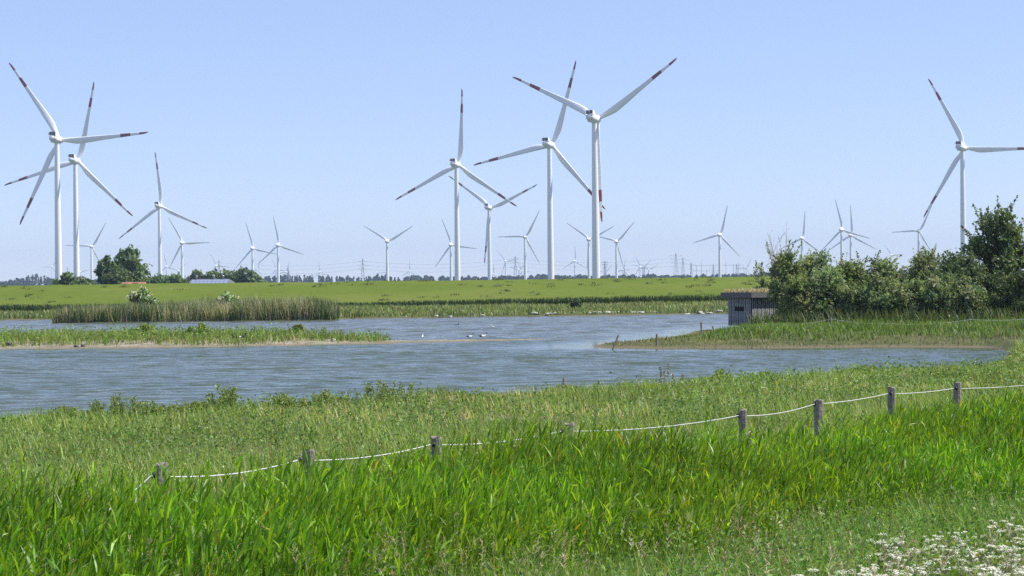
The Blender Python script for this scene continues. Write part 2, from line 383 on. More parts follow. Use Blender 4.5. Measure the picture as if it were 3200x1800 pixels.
# dike: a long grassed bank
dxs = np.linspace(-130, 130, 300); prof = [(DIKE_Y0 - 3, 0.2), (DIKE_Y0, 0.55), (DIKE_Y0 + 2, 0.85), (DIKE_Y0 + 5, 1.35), (DIKE_Y0 + 9, 2.1), (DIKE_Y0 + 13, 2.85), (DIKE_Y0 + 16, 3.4), (DIKE_Y0 + 18.5, 3.8), (DIKE_Y1, DIKE_H), (DIKE_Y1 + 2.5, DIKE_H + 0.05), (DIKE_Y1 + 5, 3.7), (DIKE_Y1 + 18, 0.3)]
pr = np.array(prof); tt = np.linspace(0, len(prof) - 1, 50)
py_ = np.interp(tt, range(len(prof)), pr[:, 0]); pz_ = np.interp(tt, range(len(prof)), pr[:, 1])
X4, Y4 = np.meshgrid(dxs, py_); Z4 = np.repeat(pz_[:, None], len(dxs), 1)
def dike_z(x, y): return np.interp(y, pr[:, 0], pr[:, 1]) + (fbm(x, y, 7, 31) - 0.5) * 0.22 * ((y > DIKE_Y0) & (y < DIKE_Y1 + 6))
Z4 = dike_z(X4, Y4)
tag(link('dike', np_mesh('dike', np.stack([X4, Y4, Z4], -1).reshape(-1, 3), grid_q(*X4.shape), smooth=True), M_DIKE), kind='structure')

# ------------------------------------------------------------------ wind turbines
def blade_mesh(name, Rr, striped, cmax, root_d, thick):
    st = [0.02, 0.05, 0.09, 0.14, 0.19, 0.25, 0.33, 0.42, 0.52, 0.62, 0.685, 0.74, 0.80, 0.85, 0.90, 0.94, 0.975, 1.0]
    npts = 12; V = []; Q = []; MI = []
    for s in st:
        c = np.interp(s, [0, 0.04, 0.12, 0.2, 0.3, 0.5, 0.7, 0.9, 0.97, 1], [root_d, root_d, cmax * 0.82, cmax, cmax * 0.92, cmax * 0.68, cmax * 0.5, cmax * 0.34, cmax * 0.26, cmax * 0.10])
        th = np.interp(s, [0, 0.05, 0.2, 0.4, 1], [root_d, root_d * 0.95, cmax * 0.30, cmax * 0.17, cmax * 0.03])
        tw = R_(np.interp(s, [0, 0.2, 0.5, 1], [16, 13, 5, 0]))
        le = np.interp(s, [0, 0.05, 0.2, 1], [-root_d / 2, -root_d / 2, -root_d * 0.42, -root_d * 0.25])
        pre = -1.9 * s * s * thick                               # blades bend towards the rear
        for k in range(npts):
            a = 2 * math.pi * k / npts
            xx = (1 - math.cos(a)) / 2; yy = math.sin(a) * 0.5 * th * (1 if s < 0.08 else (1.25 - 0.7 * xx))
            x = le + xx * c; y = yy
            x, y = x * math.cos(tw) - y * math.sin(tw), x * math.sin(tw) + y * math.cos(tw)
            V.append((x, y + pre, s * Rr))
    for i in range(len(st) - 1):
        mid = (st[i] + st[i + 1]) / 2; red = striped and (0.685 < mid < 0.80 or mid > 0.90)
        for k in range(npts):
            Q.append((i * npts + k, i * npts + (k + 1) % npts, (i + 1) * npts + (k + 1) % npts, (i + 1) * npts + k)); MI.append(1 if red else 0)
    me = np_mesh(name, np.array(V), np.array(Q), smooth=True)
    me.materials.append(M_WHITE if striped else M_GREYW); me.materials.append(M_RED)
    me.polygons.foreach_set('material_index', np.array(MI, np.int32))
    return me
BIG_R, MID_R = 56.0, 35.0
ME_BB = blade_mesh('striped_blade', BIG_R, True, 4.1, 2.3, 1.0)
ME_MB = blade_mesh('plain_blade', MID_R, False, 2.7, 1.5, 0.5)
ME_BT = lathe('big_tower', [(2.15, 0), (2.05, 0.2), (1.75, 0.6), (1.38, 0.985), (1.45, 0.99), (1.45, 1.0)], 40)   # unit height
ME_MT = lathe('mid_tower', [(2.0, 0), (1.75, 0.15), (1.45, 0.5), (1.05, 1.0)], 28)
# nacelle of the large type: bevelled body, stepped rear
def big_nacelle():
    bm = bmesh.new()
    for cx, cy, cz, sx, sy, sz in ((0, -1.0, 0.0, 4.0, 8.6, 4.0), (0, -6.2, 0.55, 3.9, 2.4, 2.8)):
        bmesh.ops.create_cube(bm, size=1, matrix=Matrix.Translation((cx, cy, cz)) @ Matrix.Diagonal((sx, sy, sz, 1)))
    bmesh.ops.bevel(bm, geom=bm.edges[:], offset=0.45, segments=3, affect='EDGES')
    for f in bm.faces: f.smooth = True
    me = bpy.data.meshes.new('nacelle'); bm.to_mesh(me); bm.free(); return me
ME_BN = big_nacelle()
ME_COOL = box_mesh('cooler_panel', [(-0.98, -6.9, 3.15, 1.8, 0.25, 2.1), (0.98, -6.9, 3.15, 1.8, 0.25, 2.1)])
ME_CFR = poly_mesh('cooler_frame', [(2.1, -7.2, 1.8), (2.1, -7.2, 4.35), (2.1, -5.9, 4.35), (2.1, -3.0, 1.8), (2.3, -7.2, 1.8), (2.3, -7.2, 4.35), (2.3, -5.9, 4.35), (2.3, -3.0, 1.8)],
                   [(0, 1, 2, 3), (7, 6, 5, 4), (0, 4, 5, 1), (1, 5, 6, 2), (2, 6, 7, 3), (3, 7, 4, 0)])
ME_BH = lathe('hub', [(1.9, 3.3), (2.0, 4.0), (1.95, 5.0), (1.6, 6.0), (0.9, 6.8), (0.2, 7.1)], 24, 'y')
ME_MN = lathe('egg_nacelle', [(0.25, -4.6), (0.9, -4.3), (1.5, -3.4), (2.0, -2.0), (2.3, -0.3), (2.35, 0.8), (2.25, 1.6)], 28, 'y')
ME_MH = lathe('egg_hub', [(2.2, 1.65), (2.15, 2.4), (1.8, 3.4), (1.1, 4.2), (0.3, 4.6)], 28, 'y')
YAW = R_(23)                       # rotors face away to the right of the line of sight
def turbine(big, hx, hy, Rpx, phase, label, group, yaw=None, D=None):
    Rm = BIG_R if big else MID_R
    D = D or Rm * FPX / Rpx
    yw = (YAW + math.atan((hx - 1600) / FPX)) if yaw is None else yaw
    ax = Vector((math.sin(yw), math.cos(yw), 0)); off = 4.4 if big else 2.6
    P = at(hx, hy, D); b = P - ax * off
    z0 = 0.3
    root = empty('wind_turbine', (b.x, b.y, z0), -yw)
    tag(root, label, 'wind turbine', group)
    top = P.z - z0 - (1.7 if big else 1.2)
    t = link('tower', ME_BT if big else ME_MT, M_WHITE if big else M_GREYW, root); t.scale = (1, 1, top)
    n = link('nacelle', ME_BN if big else ME_MN, M_WHITE if big else M_GREYW, root, (0, 0, P.z - z0))
    h = link('hub', ME_BH if big else ME_MH, M_WHITE if big else M_GREYW, root, (0, 0, P.z - z0))
    if big:
        link('cooler_panel', ME_COOL, M_DARK, n); link('cooler_frame', ME_CFR, M_WHITE, n)
        f2 = link('cooler_frame', ME_CFR, M_WHITE, n, (-4.4, 0, 0))
    for k in range(3):
        bl = link('blade', ME_BB if big else ME_MB, M_WHITE if big else M_GREYW, root, (0, off, P.z - z0))
        bl.rotation_euler = (0, R_(91 - phase - 120 * k), 0)
    return root
GB = 'large wind turbines with red-striped blades'
for a in [
    (187, 438, 294, 4, 'large turbine with red-striped blades, one blade pointing level over the hedge and big tree'),
    (243, 504, 253, 77, 'large striped-blade turbine standing right behind another, beside the big round tree'),
    (503, 645, 171, 96, 'smaller looking striped-blade turbine between the big round tree and the barn trees'),
    (1433, 516, 238, 86.5, 'striped-blade turbine with one blade straight up and no other tower touching it'),
    (1533, 650, 174, 24, 'farther striped-blade turbine with one blade hanging down along its own tower'),
    (1725, 454, 273, 72, 'striped-blade turbine whose upright blade crosses the tallest turbine\'s blade'),
    (1867, 373, 322, 33.5, 'tallest turbine, striped blades spread in a Y with one blade hanging down'),
    (3015, 463, 253, -2, 'striped-blade turbine rising behind the shrubs next to the tall dark tree')]:
    turbine(True, *a, GB)
GM = 'plain white wind turbines with egg-shaped housings'
for a in [
    (288, 770, 88, 58, 'plain white turbine half hidden behind the big round tree'),
    (571, 759, 93, 1, 'plain white turbine with a level blade, over the left end of the barn trees'),
    (791, 776, 85, 107, 'plain white turbine rising out of the rounded barn trees, blades crossing its neighbour'),
    (871, 766, 92, 101, 'plain white turbine next to the church spire'),
    (1212, 754, 97, 29, 'lone plain white turbine with blades in a Y above the spiky forest'),
    (1411, 765, 89, 112, 'plain white turbine close behind the tower of a striped-blade turbine'),
    (1643, 740, 96, 60, 'plain white turbine with a level blade between two large striped-blade turbines'),
    (1842, 748, 93, 26, 'plain white turbine close beside the tallest turbine\'s tower, blades in a Y'),
    (1928, 755, 86, 46, 'plain white turbine whose level blade passes behind the tallest turbine\'s tower'),
    (2251, 734, 96, 75, 'lone plain white turbine above the power substation masts'),
    (2508, 745, 87, 84, 'plain white turbine seen over the bare twigs of the shrub by the hide'),
    (2632, 718, 98, 103.5, 'taller of two plain white turbines with overlapping blades above the shrubs'),
    (2661, 735, 95, 92, 'lower of two plain white turbines with overlapping blades above the shrubs'),
    (2873, 722, 92, 62, 'plain white turbine above the shrubs with a striped blade tip over it')]:
    turbine(False, *a, GM)
TN = 'tiny far-off turbine '
for hx, hy, Rpx, ph, lb in [(164, 834, 38, 182, 'half hidden behind the foremost left tower'), (252, 850, 33, 15, 'low behind the hedge between the left towers and the big trees'), (521, 833, 40, 102, 'just right of the smaller striped turbine tower'),
        (558, 847, 38, 42, 'peeping out beside a plain turbine over the barn trees\' left end'), (676, 831, 42, 117, 'overlapping a faint pylon above the solar barn'), (805, 843, 34, 75, 'at the right edge of the broad rounded barn tree'),
        (863, 842, 36, 112, 'directly behind the plain turbine tower near the church'), (894, 850, 36, 70, 'with a blade rising right behind the church spire'), (1000, 851, 35, 100, 'alone over the spiky forest between church and pylon'),
        (1207, 851, 33, 188, 'at the foot of the lone plain turbine over the spiky forest'), (1280, 848, 35, 90, 'with one blade straight up above the end of the spiky forest'), (1542, 857, 33, 88, 'low beside the farther striped turbine\'s tower'),
        (1581, 817, 45, 10, 'standing clear beside a pylon with one blade nearly level'), (1622, 844, 35, 45, 'with blades crossing another just right of a pylon'), (1632, 848, 34, 118, 'lower one of a crossing pair beside a pylon'),
        (1797, 816, 47, 90, 'standing clear with one blade straight up between two large towers'), (1893, 852, 33, 170, 'low at the foot of the dark radio mast'), (1948, 844, 38, 78, 'behind a low pylon at a plain turbine\'s blade tip'),
        (2001, 835, 39, 115, 'highest of three crowded around a low pylon'), (2009, 838, 38, 42, 'middle one of three crowded around a low pylon'), (2028, 843, 36, 27, 'lowest of three crowded around a low pylon'),
        (2333, 838, 38, 62, 'just right of the substation gantry'), (2387, 833, 38, 30, 'glimpsed through the bare twigs by the hide'), (2786, 798, 42, 125, 'showing one blade over the middle of the shrubs')]:
    turbine(False, hx, hy, Rpx, ph, TN + lb, 'tiny wind turbines on the far skyline')

# ------------------------------------------------------------------ pylons, substation, church
def pylon_mesh(H, wb, arms, th=0.38):
    S = []
    def wd(z): return np.interp(z, [0, H * 0.55, H * 0.8, H], [wb / 2, wb * 0.22, wb * 0.12, 0.25])
    zs = np.linspace(0, H, 9)
    for sx in (-1, 1):
        for sy in (-1, 1):
            for a, b in zip(zs[:-1], zs[1:]): S.append(((sx * wd(a), sy * wd(a), a), (sx * wd(b), sy * wd(b), b), th * 0.5, th * 0.5))
    for a, b in zip(zs[:-1], zs[1:]):
        for sy in (-1, 1):
            S.append(((-wd(a), sy * wd(a), a), (wd(b), sy * wd(b), b), th * 0.3, th * 0.3)); S.append(((wd(a), sy * wd(a), a), (-wd(b), sy * wd(b), b), th * 0.3, th * 0.3))
    A = []
    for z, half in arms:
        for s in (-1, 1):
            A.append(((0, 0, z), (s * half, 0, z), th * 0.45, th * 0.3)); A.append(((0, 0, z + H * 0.05), (s * half, 0, z), th * 0.35, th * 0.25))
            for q in (1.0, 0.6): A.append(((s * half * q, 0, z), (s * half * q, 0, z - 2.2), th * 0.25, th * 0.25))
    return tubes_mesh('mast', S, 4, False), tubes_mesh('cross_arms', A, 4, False)
def pylon(px, ptop, D, arms, wb, label, group, yaw=0.3, cat='pylon'):
    P = at(px, ptop, D); H = P.z - 0.3
    root = empty('power_pylon', (P.x, P.y, 0.3), yaw); tag(root, label, cat, group)
    ms, ar = pylon_mesh(H, wb, [(H * f, hw) for f, hw in arms])
    link('mast', ms, M_STEEL, root); link('cross_arms', ar, M_STEEL, root)
    return root
GP = 'lattice power pylons on the skyline'
T3 = [(0.62, 8), (0.76, 11), (0.9, 7)]
LP = 'faint grey lattice pylon on the skyline'
for a in [(211, 834, 4300, T3, 8, 'faint lattice pylon between the two foremost left towers'), (684, 812, 4200, T3, 9, 'faint lattice pylon right behind a tiny turbine above the barn trees'),
          (1133, 808, 3900, T3, 9, 'lattice pylon standing alone over the spiky conifer forest'), (1610, 800, 4000, T3, 9, 'lattice pylon behind a cluster of tiny turbines between two large towers'),
          (1951, 838, 4600, [(0.55, 10), (0.85, 13)], 8, 'low wide pylon with two cross arms at a plain turbine\'s blade tip'), (2013, 832, 4600, [(0.5, 13), (0.85, 10)], 8, 'low pylon with two cross arms among three tiny turbines'),
          (2112, 792, 4100, [(0.55, 9), (0.68, 14), (0.8, 12), (0.92, 16)], 13, 'tallest lattice pylon of the substation'), (2134, 804, 4200, [(0.6, 9), (0.75, 12), (0.9, 14)], 11, 'second tallest lattice pylon, touching the tallest one of the substation'),
          (2160, 822, 4300, [(0.7, 9), (0.92, 11)], 7, 'slim lattice pylon at the left end of the substation gantry'), (2229, 826, 4400, [(0.55, 8), (0.8, 9)], 7, 'slim lattice pylon close beside the lone turbine of the substation'),
          (2302, 825, 4400, [(0.5, 10), (0.7, 10), (0.9, 7)], 8, 'lattice pylon at the right end of the substation gantry')]:
    pylon(*a, GP)
P = at(1890, 816, 3600); root = empty('radio_mast', (P.x, P.y, 0.3)); tag(root, 'dark radio mast with a wide head beside the tallest turbine\'s tower', 'mast')
H = P.z - 0.3; ms, ar = pylon_mesh(H, 6.5, [(H * 0.72, 3.5), (H * 0.85, 5.5), (H * 0.95, 5.5)], 0.7)
link('mast', ms, M_STEEL, root); link('antenna_platform', ar, M_STEEL, root)
# substation gantry: posts, beams and thin masts
g0, g1 = at(2158, 829, 4350), at(2325, 827, 4350)
root = empty('substation_gantry', (g0.x, g0.y, 0.3)); tag(root, 'long steel gantry of thin masts and beams on the skyline', 'gantry')
LG = g1.x - g0.x
for i, fx in enumerate((0.0, 0.11, 0.2, 0.3, 0.42, 0.55, 0.66, 0.8, 0.9, 1.0)):
    hh = (g0.z - 0.3) * (1.25, 1.0, 1.3, 0.8, 1.05, 1.0, 1.15, 1.0, 1.1, 0.9)[i]
    link('gantry_mast', tubes_mesh('gantry_mast', [((0, 0, 0), (0, 0, hh), 0.45, 0.3)], 4, False), M_STEEL, root, (fx * LG, 0, 0))
for zf, a, b in ((0.98, 0, 1), (0.68, 0.0, 0.62), (0.5, 0.7, 1.0), (0.36, 0.0, 1.0)):
    link('beam', tubes_mesh('beam', [((0, 0, 0), ((b - a) * LG, 0, 0), 0.4, 0.4)], 4, False), M_STEEL, root, (a * LG, 0, (g0.z - 0.3) * zf))
# cables between pylons
def cable(p0, p1, D, label, sag=9, rr=0.16, off=0):
    a, b = at(*p0, D), at(*p1, D); V = []
    pts = [a.lerp(b, t) - Vector((0, 0, sag * 4 * t * (1 - t))) for t in np.linspace(0, 1, 15)]
    o = link('power_cable', tubes_mesh('power_cable', [(p - a, q - a, rr, rr) for p, q in zip(pts[:-1], pts[1:])], 4, False), M_STEEL, None, a)
    tag(o, label, 'cable', 'power cables on the skyline')
for i, (zo, lab) in enumerate(((0, 'top'), (12, 'middle'), (24, 'lowest'))):
    cable((684, 820 + zo), (1133, 816 + zo), 4050, f'{lab} power cable sagging from the barn-tree pylon to the conifer-forest pylon')
    cable((1133, 816 + zo), (1610, 808 + zo), 3950, f'{lab} power cable sagging behind the large turbines past the lone pylon')
    cable((1610, 808 + zo), (2112, 806 + zo), 4050, f'{lab} power cable sagging towards the tallest substation pylon')
# church
P = at(901, 834, 3000); root = empty('church', (P.x, P.y, 0.3)); tag(root, 'church with a slender dark spire beside a plain white turbine', 'church')
H = P.z - 0.3
link('spire', lathe('spire', [(3.4, H * 0.36), (3.0, H * 0.42), (0.1, H)], 8), M_SLATE, root)
link('bell_tower', box_mesh('bell_tower', [(0, 0, H * 0.18, 6, 6, H * 0.36)]), M_BRICK, root)
link('nave', poly_mesh('nave', [(3, -4, 0), (16, -4, 0), (16, 4, 0), (3, 4, 0), (3, -4, 7), (16, -4, 7), (16, 4, 7), (3, 4, 7), (3, 0, 12), (16, 0, 12)], [(0, 1, 5, 4), (1, 2, 6, 9, 5), (2, 3, 7, 6), (3, 0, 4, 8, 7)]), M_BRICK, root)
link('nave_roof', poly_mesh('nave_roof', [(2.8, -4.4, 6.8), (16.3, -4.4, 6.8), (16.3, 0, 12.2), (2.8, 0, 12.2), (2.8, 4.4, 6.8), (16.3, 4.4, 6.8)], [(0, 1, 2, 3), (3, 2, 5, 4)]), M_TILE, root)

# ------------------------------------------------------------------ far forest (one mass)
r = np.random.default_rng(11); acc = Acc()
SKX = [-600, 0, 60, 85, 105, 125, 150, 170, 300, 560, 830, 900, 1000, 1100, 1180, 1240, 1255, 1290, 1400, 1500, 1560, 1580, 1650, 1690, 1750, 1850, 2000, 2025, 2060, 2200, 2300, 2420, 2700, 3300, 3800]
SKY = [880, 880, 872, 866, 861, 861, 868, 873, 872, 868, 866, 861, 863, 865, 861, 862, 872, 859, 864, 864, 866, 860, 863, 857, 860, 861, 860, 856, 863, 859, 858, 852, 850, 845, 845]
for i in range(1250):
    px = r.uniform(-300, 3550); D = r.uniform(2900, 3300)
    top = at(px, np.interp(px, SKX, SKY) + r.normal() * 2.0 + r.exponential(2.0), D); Ht = max(top.z - 0.3, 6)
    con = (840 < px < 1290) or (70 < px < 160); wr = Ht * (0.16 if con else 0.34) * r.uniform(0.8, 1.2)
    if con: Ht *= r.uniform(0.94, 1.12)
    n = 46; t = r.uniform(0.05, 1, n) ** 0.8; th = r.uniform(0, 2 * math.pi, n)
    rad = wr * ((1 - t) ** 0.8 + 0.05 if con else np.sqrt(np.maximum(1 - (2 * t - 0.9) ** 2, 0.05))) * np.sqrt(r.uniform(0.1, 1, n))
    pos = np.stack([top.x + np.cos(th) * rad, top.y + np.sin(th) * rad, 0.3 + t * (Ht - 0.8)], 1)
    leaves(acc, pos, r.uniform(3.0, 5.5, n) * (0.7 if con else 1.0), pal(n, [(0.03, 0.055, 0.022), (0.045, 0.075, 0.028), (0.022, 0.042, 0.02)], r), r, elong=1.1)
tag(link('distant_forest', acc.mesh('distant_forest'), M_LEAF), 'hazy blue line of distant forest along the horizon', 'forest', kind='stuff')

# ------------------------------------------------------------------ trees and shrubs
GAIN[0] = 2.55
def tree(name, label, cat, base, H, rx, ry, lobes, twigs, leaf, cols, seed, z0=0.15, trunk=0.12, group=None, per=11, up=0.35, blossom=0.0, bare=0, lobe_r=0.34, tall=1.0, shoots=0):
    """trunk, limbs and a crown of leafy twigs grouped in uneven lobes"""
    r = np.random.default_rng(seed); root = empty(name, base); tag(root, label, cat, group)
    acc = Acc(); S = []; tw = []
    S.append(((0, 0, -0.15), (r.normal() * 0.05 * H, r.normal() * 0.05 * H, H * 0.35), trunk, trunk * 0.6))
    ctr = np.array([0, 0, H * 0.12])
    for i in range(lobes):
        while True:
            u = r.uniform(-1, 1, 3)
            if u @ u < 1: break
        zz = H * (z0 + (1 - z0) * (0.5 + 0.40 * u[2])); prof = 1.0 - 0.35 * max(0, (zz / H - 0.55) / 0.45) ** 1.5 * tall
        c = np.array([u[0] * rx * 0.72 * prof, u[1] * ry * 0.72 * prof, zz])
        lr = lobe_r * min(rx, H * 0.5) * r.uniform(0.65, 1.35)
        S.append((ctr + np.array([c[0] * 0.15, c[1] * 0.15, 0]), c * 0.6 + ctr * 0.4 + r.normal(size=3) * 0.04 * H, trunk * 0.55, trunk * 0.32)); S.append((S[-1][1], c, trunk * 0.32, trunk * 0.1))
        base_c = pal(1, cols, r, 0.16)[0]
        nt_ = int(twigs * (lr / (lobe_r * min(rx, H * 0.5))) ** 1.5)
        d = r.normal(size=(nt_, 3)); d[:, 2] += up; d /= np.linalg.norm(d, axis=1)[:, None]
        ln = lr * r.uniform(0.5, 1.25, nt_); ln = np.where(r.random(nt_) < 0.06, ln * 1.5, ln)
        for q in range(per):
            t = r.uniform(0.25, 1.0, nt_)
            p = c + d * (ln * t)[:, None] + r.normal(size=(nt_, 3)) * leaf * 0.5
            p[:, 2] = np.maximum(p[:, 2], 0.05)
            col = np.clip(base_c * (1 + r.normal(size=(nt_, 1)) * 0.2), 0.005, 0.6)
            if blossom:
                mk = (r.random(nt_) < blossom) & (t > 0.6) & (d[:, 2] > -0.2); col[mk] = (0.78, 0.77, 0.66)
            leaves(acc, p, leaf * r.uniform(0.6, 1.3, nt_), col, r, d, 0.35)
        for q in range(min(nt_, 5)): tw.append((c, c + d[q] * ln[q], trunk * 0.1 + 0.006, 0.006))
    for k in range(shoots):                                    # long leafy shoots above the crown
        th = r.uniform(0, 6.28); rr = r.uniform(0, 0.75); b0 = np.array([math.cos(th) * rx * rr, math.sin(th) * ry * rr, H * r.uniform(0.62, 0.8)])
        tip = b0 + np.array([r.normal() * 0.12 * H, r.normal() * 0.1 * H, H * r.uniform(0.14, 0.3)]); S.append((b0, tip, 0.02, 0.006))
        n = 46; t = r.uniform(0, 1, n); p = b0 + (tip - b0) * t[:, None] + r.normal(size=(n, 3)) * leaf * 0.9 * (1.25 - t)[:, None]
        leaves(acc, p, leaf * r.uniform(0.6, 1.2, n), pal(n, cols, r, 0.25), r)
    link('crown', acc.mesh('crown'), M_PETAL if False else M_LEAF, root)
    tag(link('trunk', tubes_mesh('trunk', S, 6), M_BARK, root), kind='stuff' if shoots else None)
    tag(link('twigs', tubes_mesh('twigs', tw, 4), M_BARK, root), kind='stuff')
    if bare:
        D_ = []
        for k in range(bare):
            th = r.uniform(-1.25, 0.5); h = r.uniform(0.8, 1.18) * H; b = np.array([r.normal() * 0.15, r.normal() * 0.15, H * 0.25])
            tip = np.array([math.sin(th) * rx * 1.0, r.normal() * 0.3, h]); mid = (b + tip) / 2 + r.normal(size=3) * 0.12
            D_.append((b, mid, 0.035, 0.022)); D_.append((mid, tip, 0.022, 0.008))
            for j in range(9):
                s = mid + (tip - mid) * r.uniform(-0.3, 0.9); D_.append((s, s + np.array([r.normal() * 0.35, r.normal() * 0.2, abs(r.normal()) * 0.45 + 0.1]), 0.011, 0.005))
        link('bare_branches', tubes_mesh('bare_branches', D_, 4), M_TWIG, root)
    return root
def gbase(px, D): x = xat(px, D); return (x, D, float(ground_h(x, D)))
SH = [(0.078, 0.106, 0.048), (0.094, 0.124, 0.056), (0.064, 0.092, 0.042), (0.108, 0.130, 0.068)]
DK = [(0.038, 0.058, 0.024), (0.050, 0.073, 0.030), (0.06, 0.086, 0.036)]
OL = [(0.090, 0.115, 0.046), (0.082, 0.108, 0.042), (0.108, 0.125, 0.056)]
GS = 'shrubs beside the bird hide'
def shrub(px, D, ytop, wpx, label, cols, seed, **k):
    b = gbase(px, D); top = at(px, ytop, D).z; H = top - b[2]; rx = wpx / FPX * D / 2 * 1.3
    kw = dict(lobes=32, twigs=46, leaf=0.1, per=11, trunk=0.09, group=GS, shoots=8, z0=0.02, lobe_r=0.41); kw.update(k)
    return tree('shrub', label, 'shrub', b, H, rx, rx * 0.85, kw.pop('lobes'), kw.pop('twigs'), kw.pop('leaf'), cols, seed, **kw)
shrub(2462, 130, 765, 112, 'shrub with pale bare branches sticking out beside the bird hide roof', OL, 1, bare=11, lobes=24)
shrub(2372, 138.5, 812, 44, 'thin young shrub poking up behind the bird hide roof', SH, 2, lobes=7, twigs=22, shoots=6)
shrub(2545, 131, 776, 130, 'rounded mid-green shrub next to the bare-branched one', SH, 3)
shrub(2505, 125, 855, 125, 'low olive shrub growing in front of the hide wall', OL, 4, lobes=22, z0=0.05)
shrub(2655, 133, 800, 110, 'yellowish-green shrub set back between two taller green shrubs', OL, 5)
shrub(2600, 125, 850, 150, 'broad low shrub by the wire fence post, below the yellowish shrub', SH, 6, z0=0.05)
shrub(2760, 131, 788, 150, 'wide dense mid-green shrub in the middle of the hedge', SH, 7, lobes=24)
shrub(2740, 125, 862, 140, 'low bushy shrub at the foot of the wide dense one', SH, 8, z0=0.05)
shrub(2900, 131, 770, 170, 'tall ragged shrub just below the striped-blade turbine tower', SH, 9, lobes=26, shoots=16)
shrub(2880, 125, 848, 170, 'bright leafy low shrub in front of the tall ragged one', SH, 10, z0=0.05, lobes=24)
shrub(3015, 128, 782, 190, 'dark shrub filling the gap left of the tall dark tree', DK, 12, z0=0.05)
shrub(3195, 125, 850, 200, 'dark bushy shrub under the tall dark tree', DK, 13, z0=0.05, lobes=26)
shrub(3330, 129, 760, 220, 'dark shrub beyond the tall dark tree, cut by the frame edge', DK, 14, z0=0.05, lobes=26)
shrub(2990, 125, 850, 170, 'low dark shrub in front of the gap before the tall dark tree', SH, 16, lobes=24)
b = gbase(3125, 130)
tree('tree', 'tall dark broadleaf tree standing at the end of the shrubs', 'tree', b, at(3125, 640, 130).z - b[2], 2.5, 2.0, 42, 38, 0.14, DK, 15, trunk=0.16, lobe_r=0.30, shoots=30, z0=0.05, tall=0.8)
# farm trees behind the dike
def ftree(px, D, ytop, wpx, label, cols, seed, name='tree', **k):
    x = xat(px, D); top = at(px, ytop, D).z; rx = wpx / FPX * D / 2
    kw = dict(lobes=24, twigs=26, leaf=0.55, per=8, trunk=0.3, group='trees behind the dike'); kw.update(k)
    return tree(name, label, 'tree' if name == 'tree' else 'hedge', (x, D, 0.3), top - 0.3, rx, rx * 0.8, kw.pop('lobes'), kw.pop('twigs'), kw.pop('leaf'), cols, seed, **kw)
FT = [(0.056, 0.082, 0.04), (0.068, 0.098, 0.046), (0.045, 0.07, 0.034)]
ftree(402, 430, 779, 138, 'biggest round-crowned tree behind the dike', FT, 31, lobes=56, lobe_r=0.28, twigs=22, trunk=0.35, z0=0.15)
ftree(335, 432, 796, 82, 'big tree joined to the left side of the roundest tree', FT, 32, lobes=34, lobe_r=0.26, twigs=22, z0=0.25)
ftree(365, 425, 838, 140, 'dark undergrowth at the feet of the two big round trees', DK, 33, lobes=24, z0=0.0)
ftree(205, 425, 859, 90, 'low bushy hedge at the foot of the foremost left turbine', FT, 34, name='hedge', z0=0.0, lobes=16)
ftree(262, 428, 855, 80, 'low bushy hedge linking the left turbines to the big trees', FT, 35, name='hedge', z0=0.0, lobes=16)
ftree(500, 560, 850, 80, 'bush below the smaller striped-blade turbine', FT, 36, leaf=0.7, z0=0.0)
ftree(545, 560, 858, 90, 'low bushes left of the solar barn', FT, 37, leaf=0.7, z0=0.0)
ftree(612, 700, 846, 60, 'small round tree left behind the solar barn', FT, 38, leaf=0.8, z0=0.05)
ftree(668, 700, 850, 70, 'small round tree in the middle behind the solar barn', FT, 39, leaf=0.8, z0=0.05)
ftree(760, 700, 839, 112, 'broad rounded tree at the right end of the solar barn', FT, 40, leaf=0.85, z0=0.05, lobes=36)
ftree(715, 700, 848, 80, 'rounded tree overlapping the broad one behind the solar barn', FT, 41, leaf=0.8, z0=0.05)
ftree(805, 690, 862, 55, 'small bush at the foot of the broad rounded barn tree', FT, 42, leaf=0.8, z0=0.0)
ftree(470, 470, 868, 90, 'low thicket right of the red roof', FT, 43, leaf=0.6, z0=0.0)
# farm buildings
P = at(650, 872, 560); wl = 165 / FPX * 560
root = empty('barn', (P.x, P.y, 0.3)); tag(root, 'long low barn whose roof is covered in bluish solar panels', 'barn'); zr = P.z - 0.3; ze = zr - 1.9
link('wall', box_mesh('wall', [(0, 5, ze / 2, wl - 1, 9, ze)]), M_BRICK, root)
hip = 2.2
rf = link('roof', poly_mesh('roof', [(-wl / 2, 0, ze), (wl / 2, 0, ze), (wl / 2 - hip, 5, zr), (-wl / 2 + hip, 5, zr), (wl / 2, 10, ze), (-wl / 2, 10, ze)], [(0, 1, 2, 3), (1, 4, 2), (4, 5, 3, 2), (5, 0, 3)]), M_FASC, root)
sl_ = math.atan2(zr - ze, 5.0)
for i in range(9):
    for j in range(3):
        fx = -wl / 2 + 2.2 + (i + 0.5) * (wl - 4.4) / 9
        p = link('solar_panel', box_mesh('solar_panel', [(0, 0, 0, (wl - 4.4) / 9 - 0.08, 1.45, 0.05)]), M_SOLAR, rf, (fx, 0.9 + j * 1.55 * math.cos(sl_), ze + (0.9 + j * 1.55 * math.cos(sl_)) * math.tan(sl_) + 0.07)); p.rotation_euler = (sl_, 0, 0)
for px in (590, 615, 668, 698):
    x = xat(px, 565) - P.x
    ch = link('vent_chimney', lathe('vent_chimney', [(0.28, zr - 0.3), (0.28, zr + 0.75), (0.36, zr + 0.78), (0.36, zr + 0.95), (0.1, zr + 1.0)], 10), M_METAL, root, (x, 5.0, 0))
P = at(410, 881.5, 410); wl = 80 / FPX * 410
root = empty('farmhouse', (P.x, P.y, 0.3)); tag(root, 'low farm building with a red tiled roof below the big round trees', 'building'); zr = P.z - 0.3
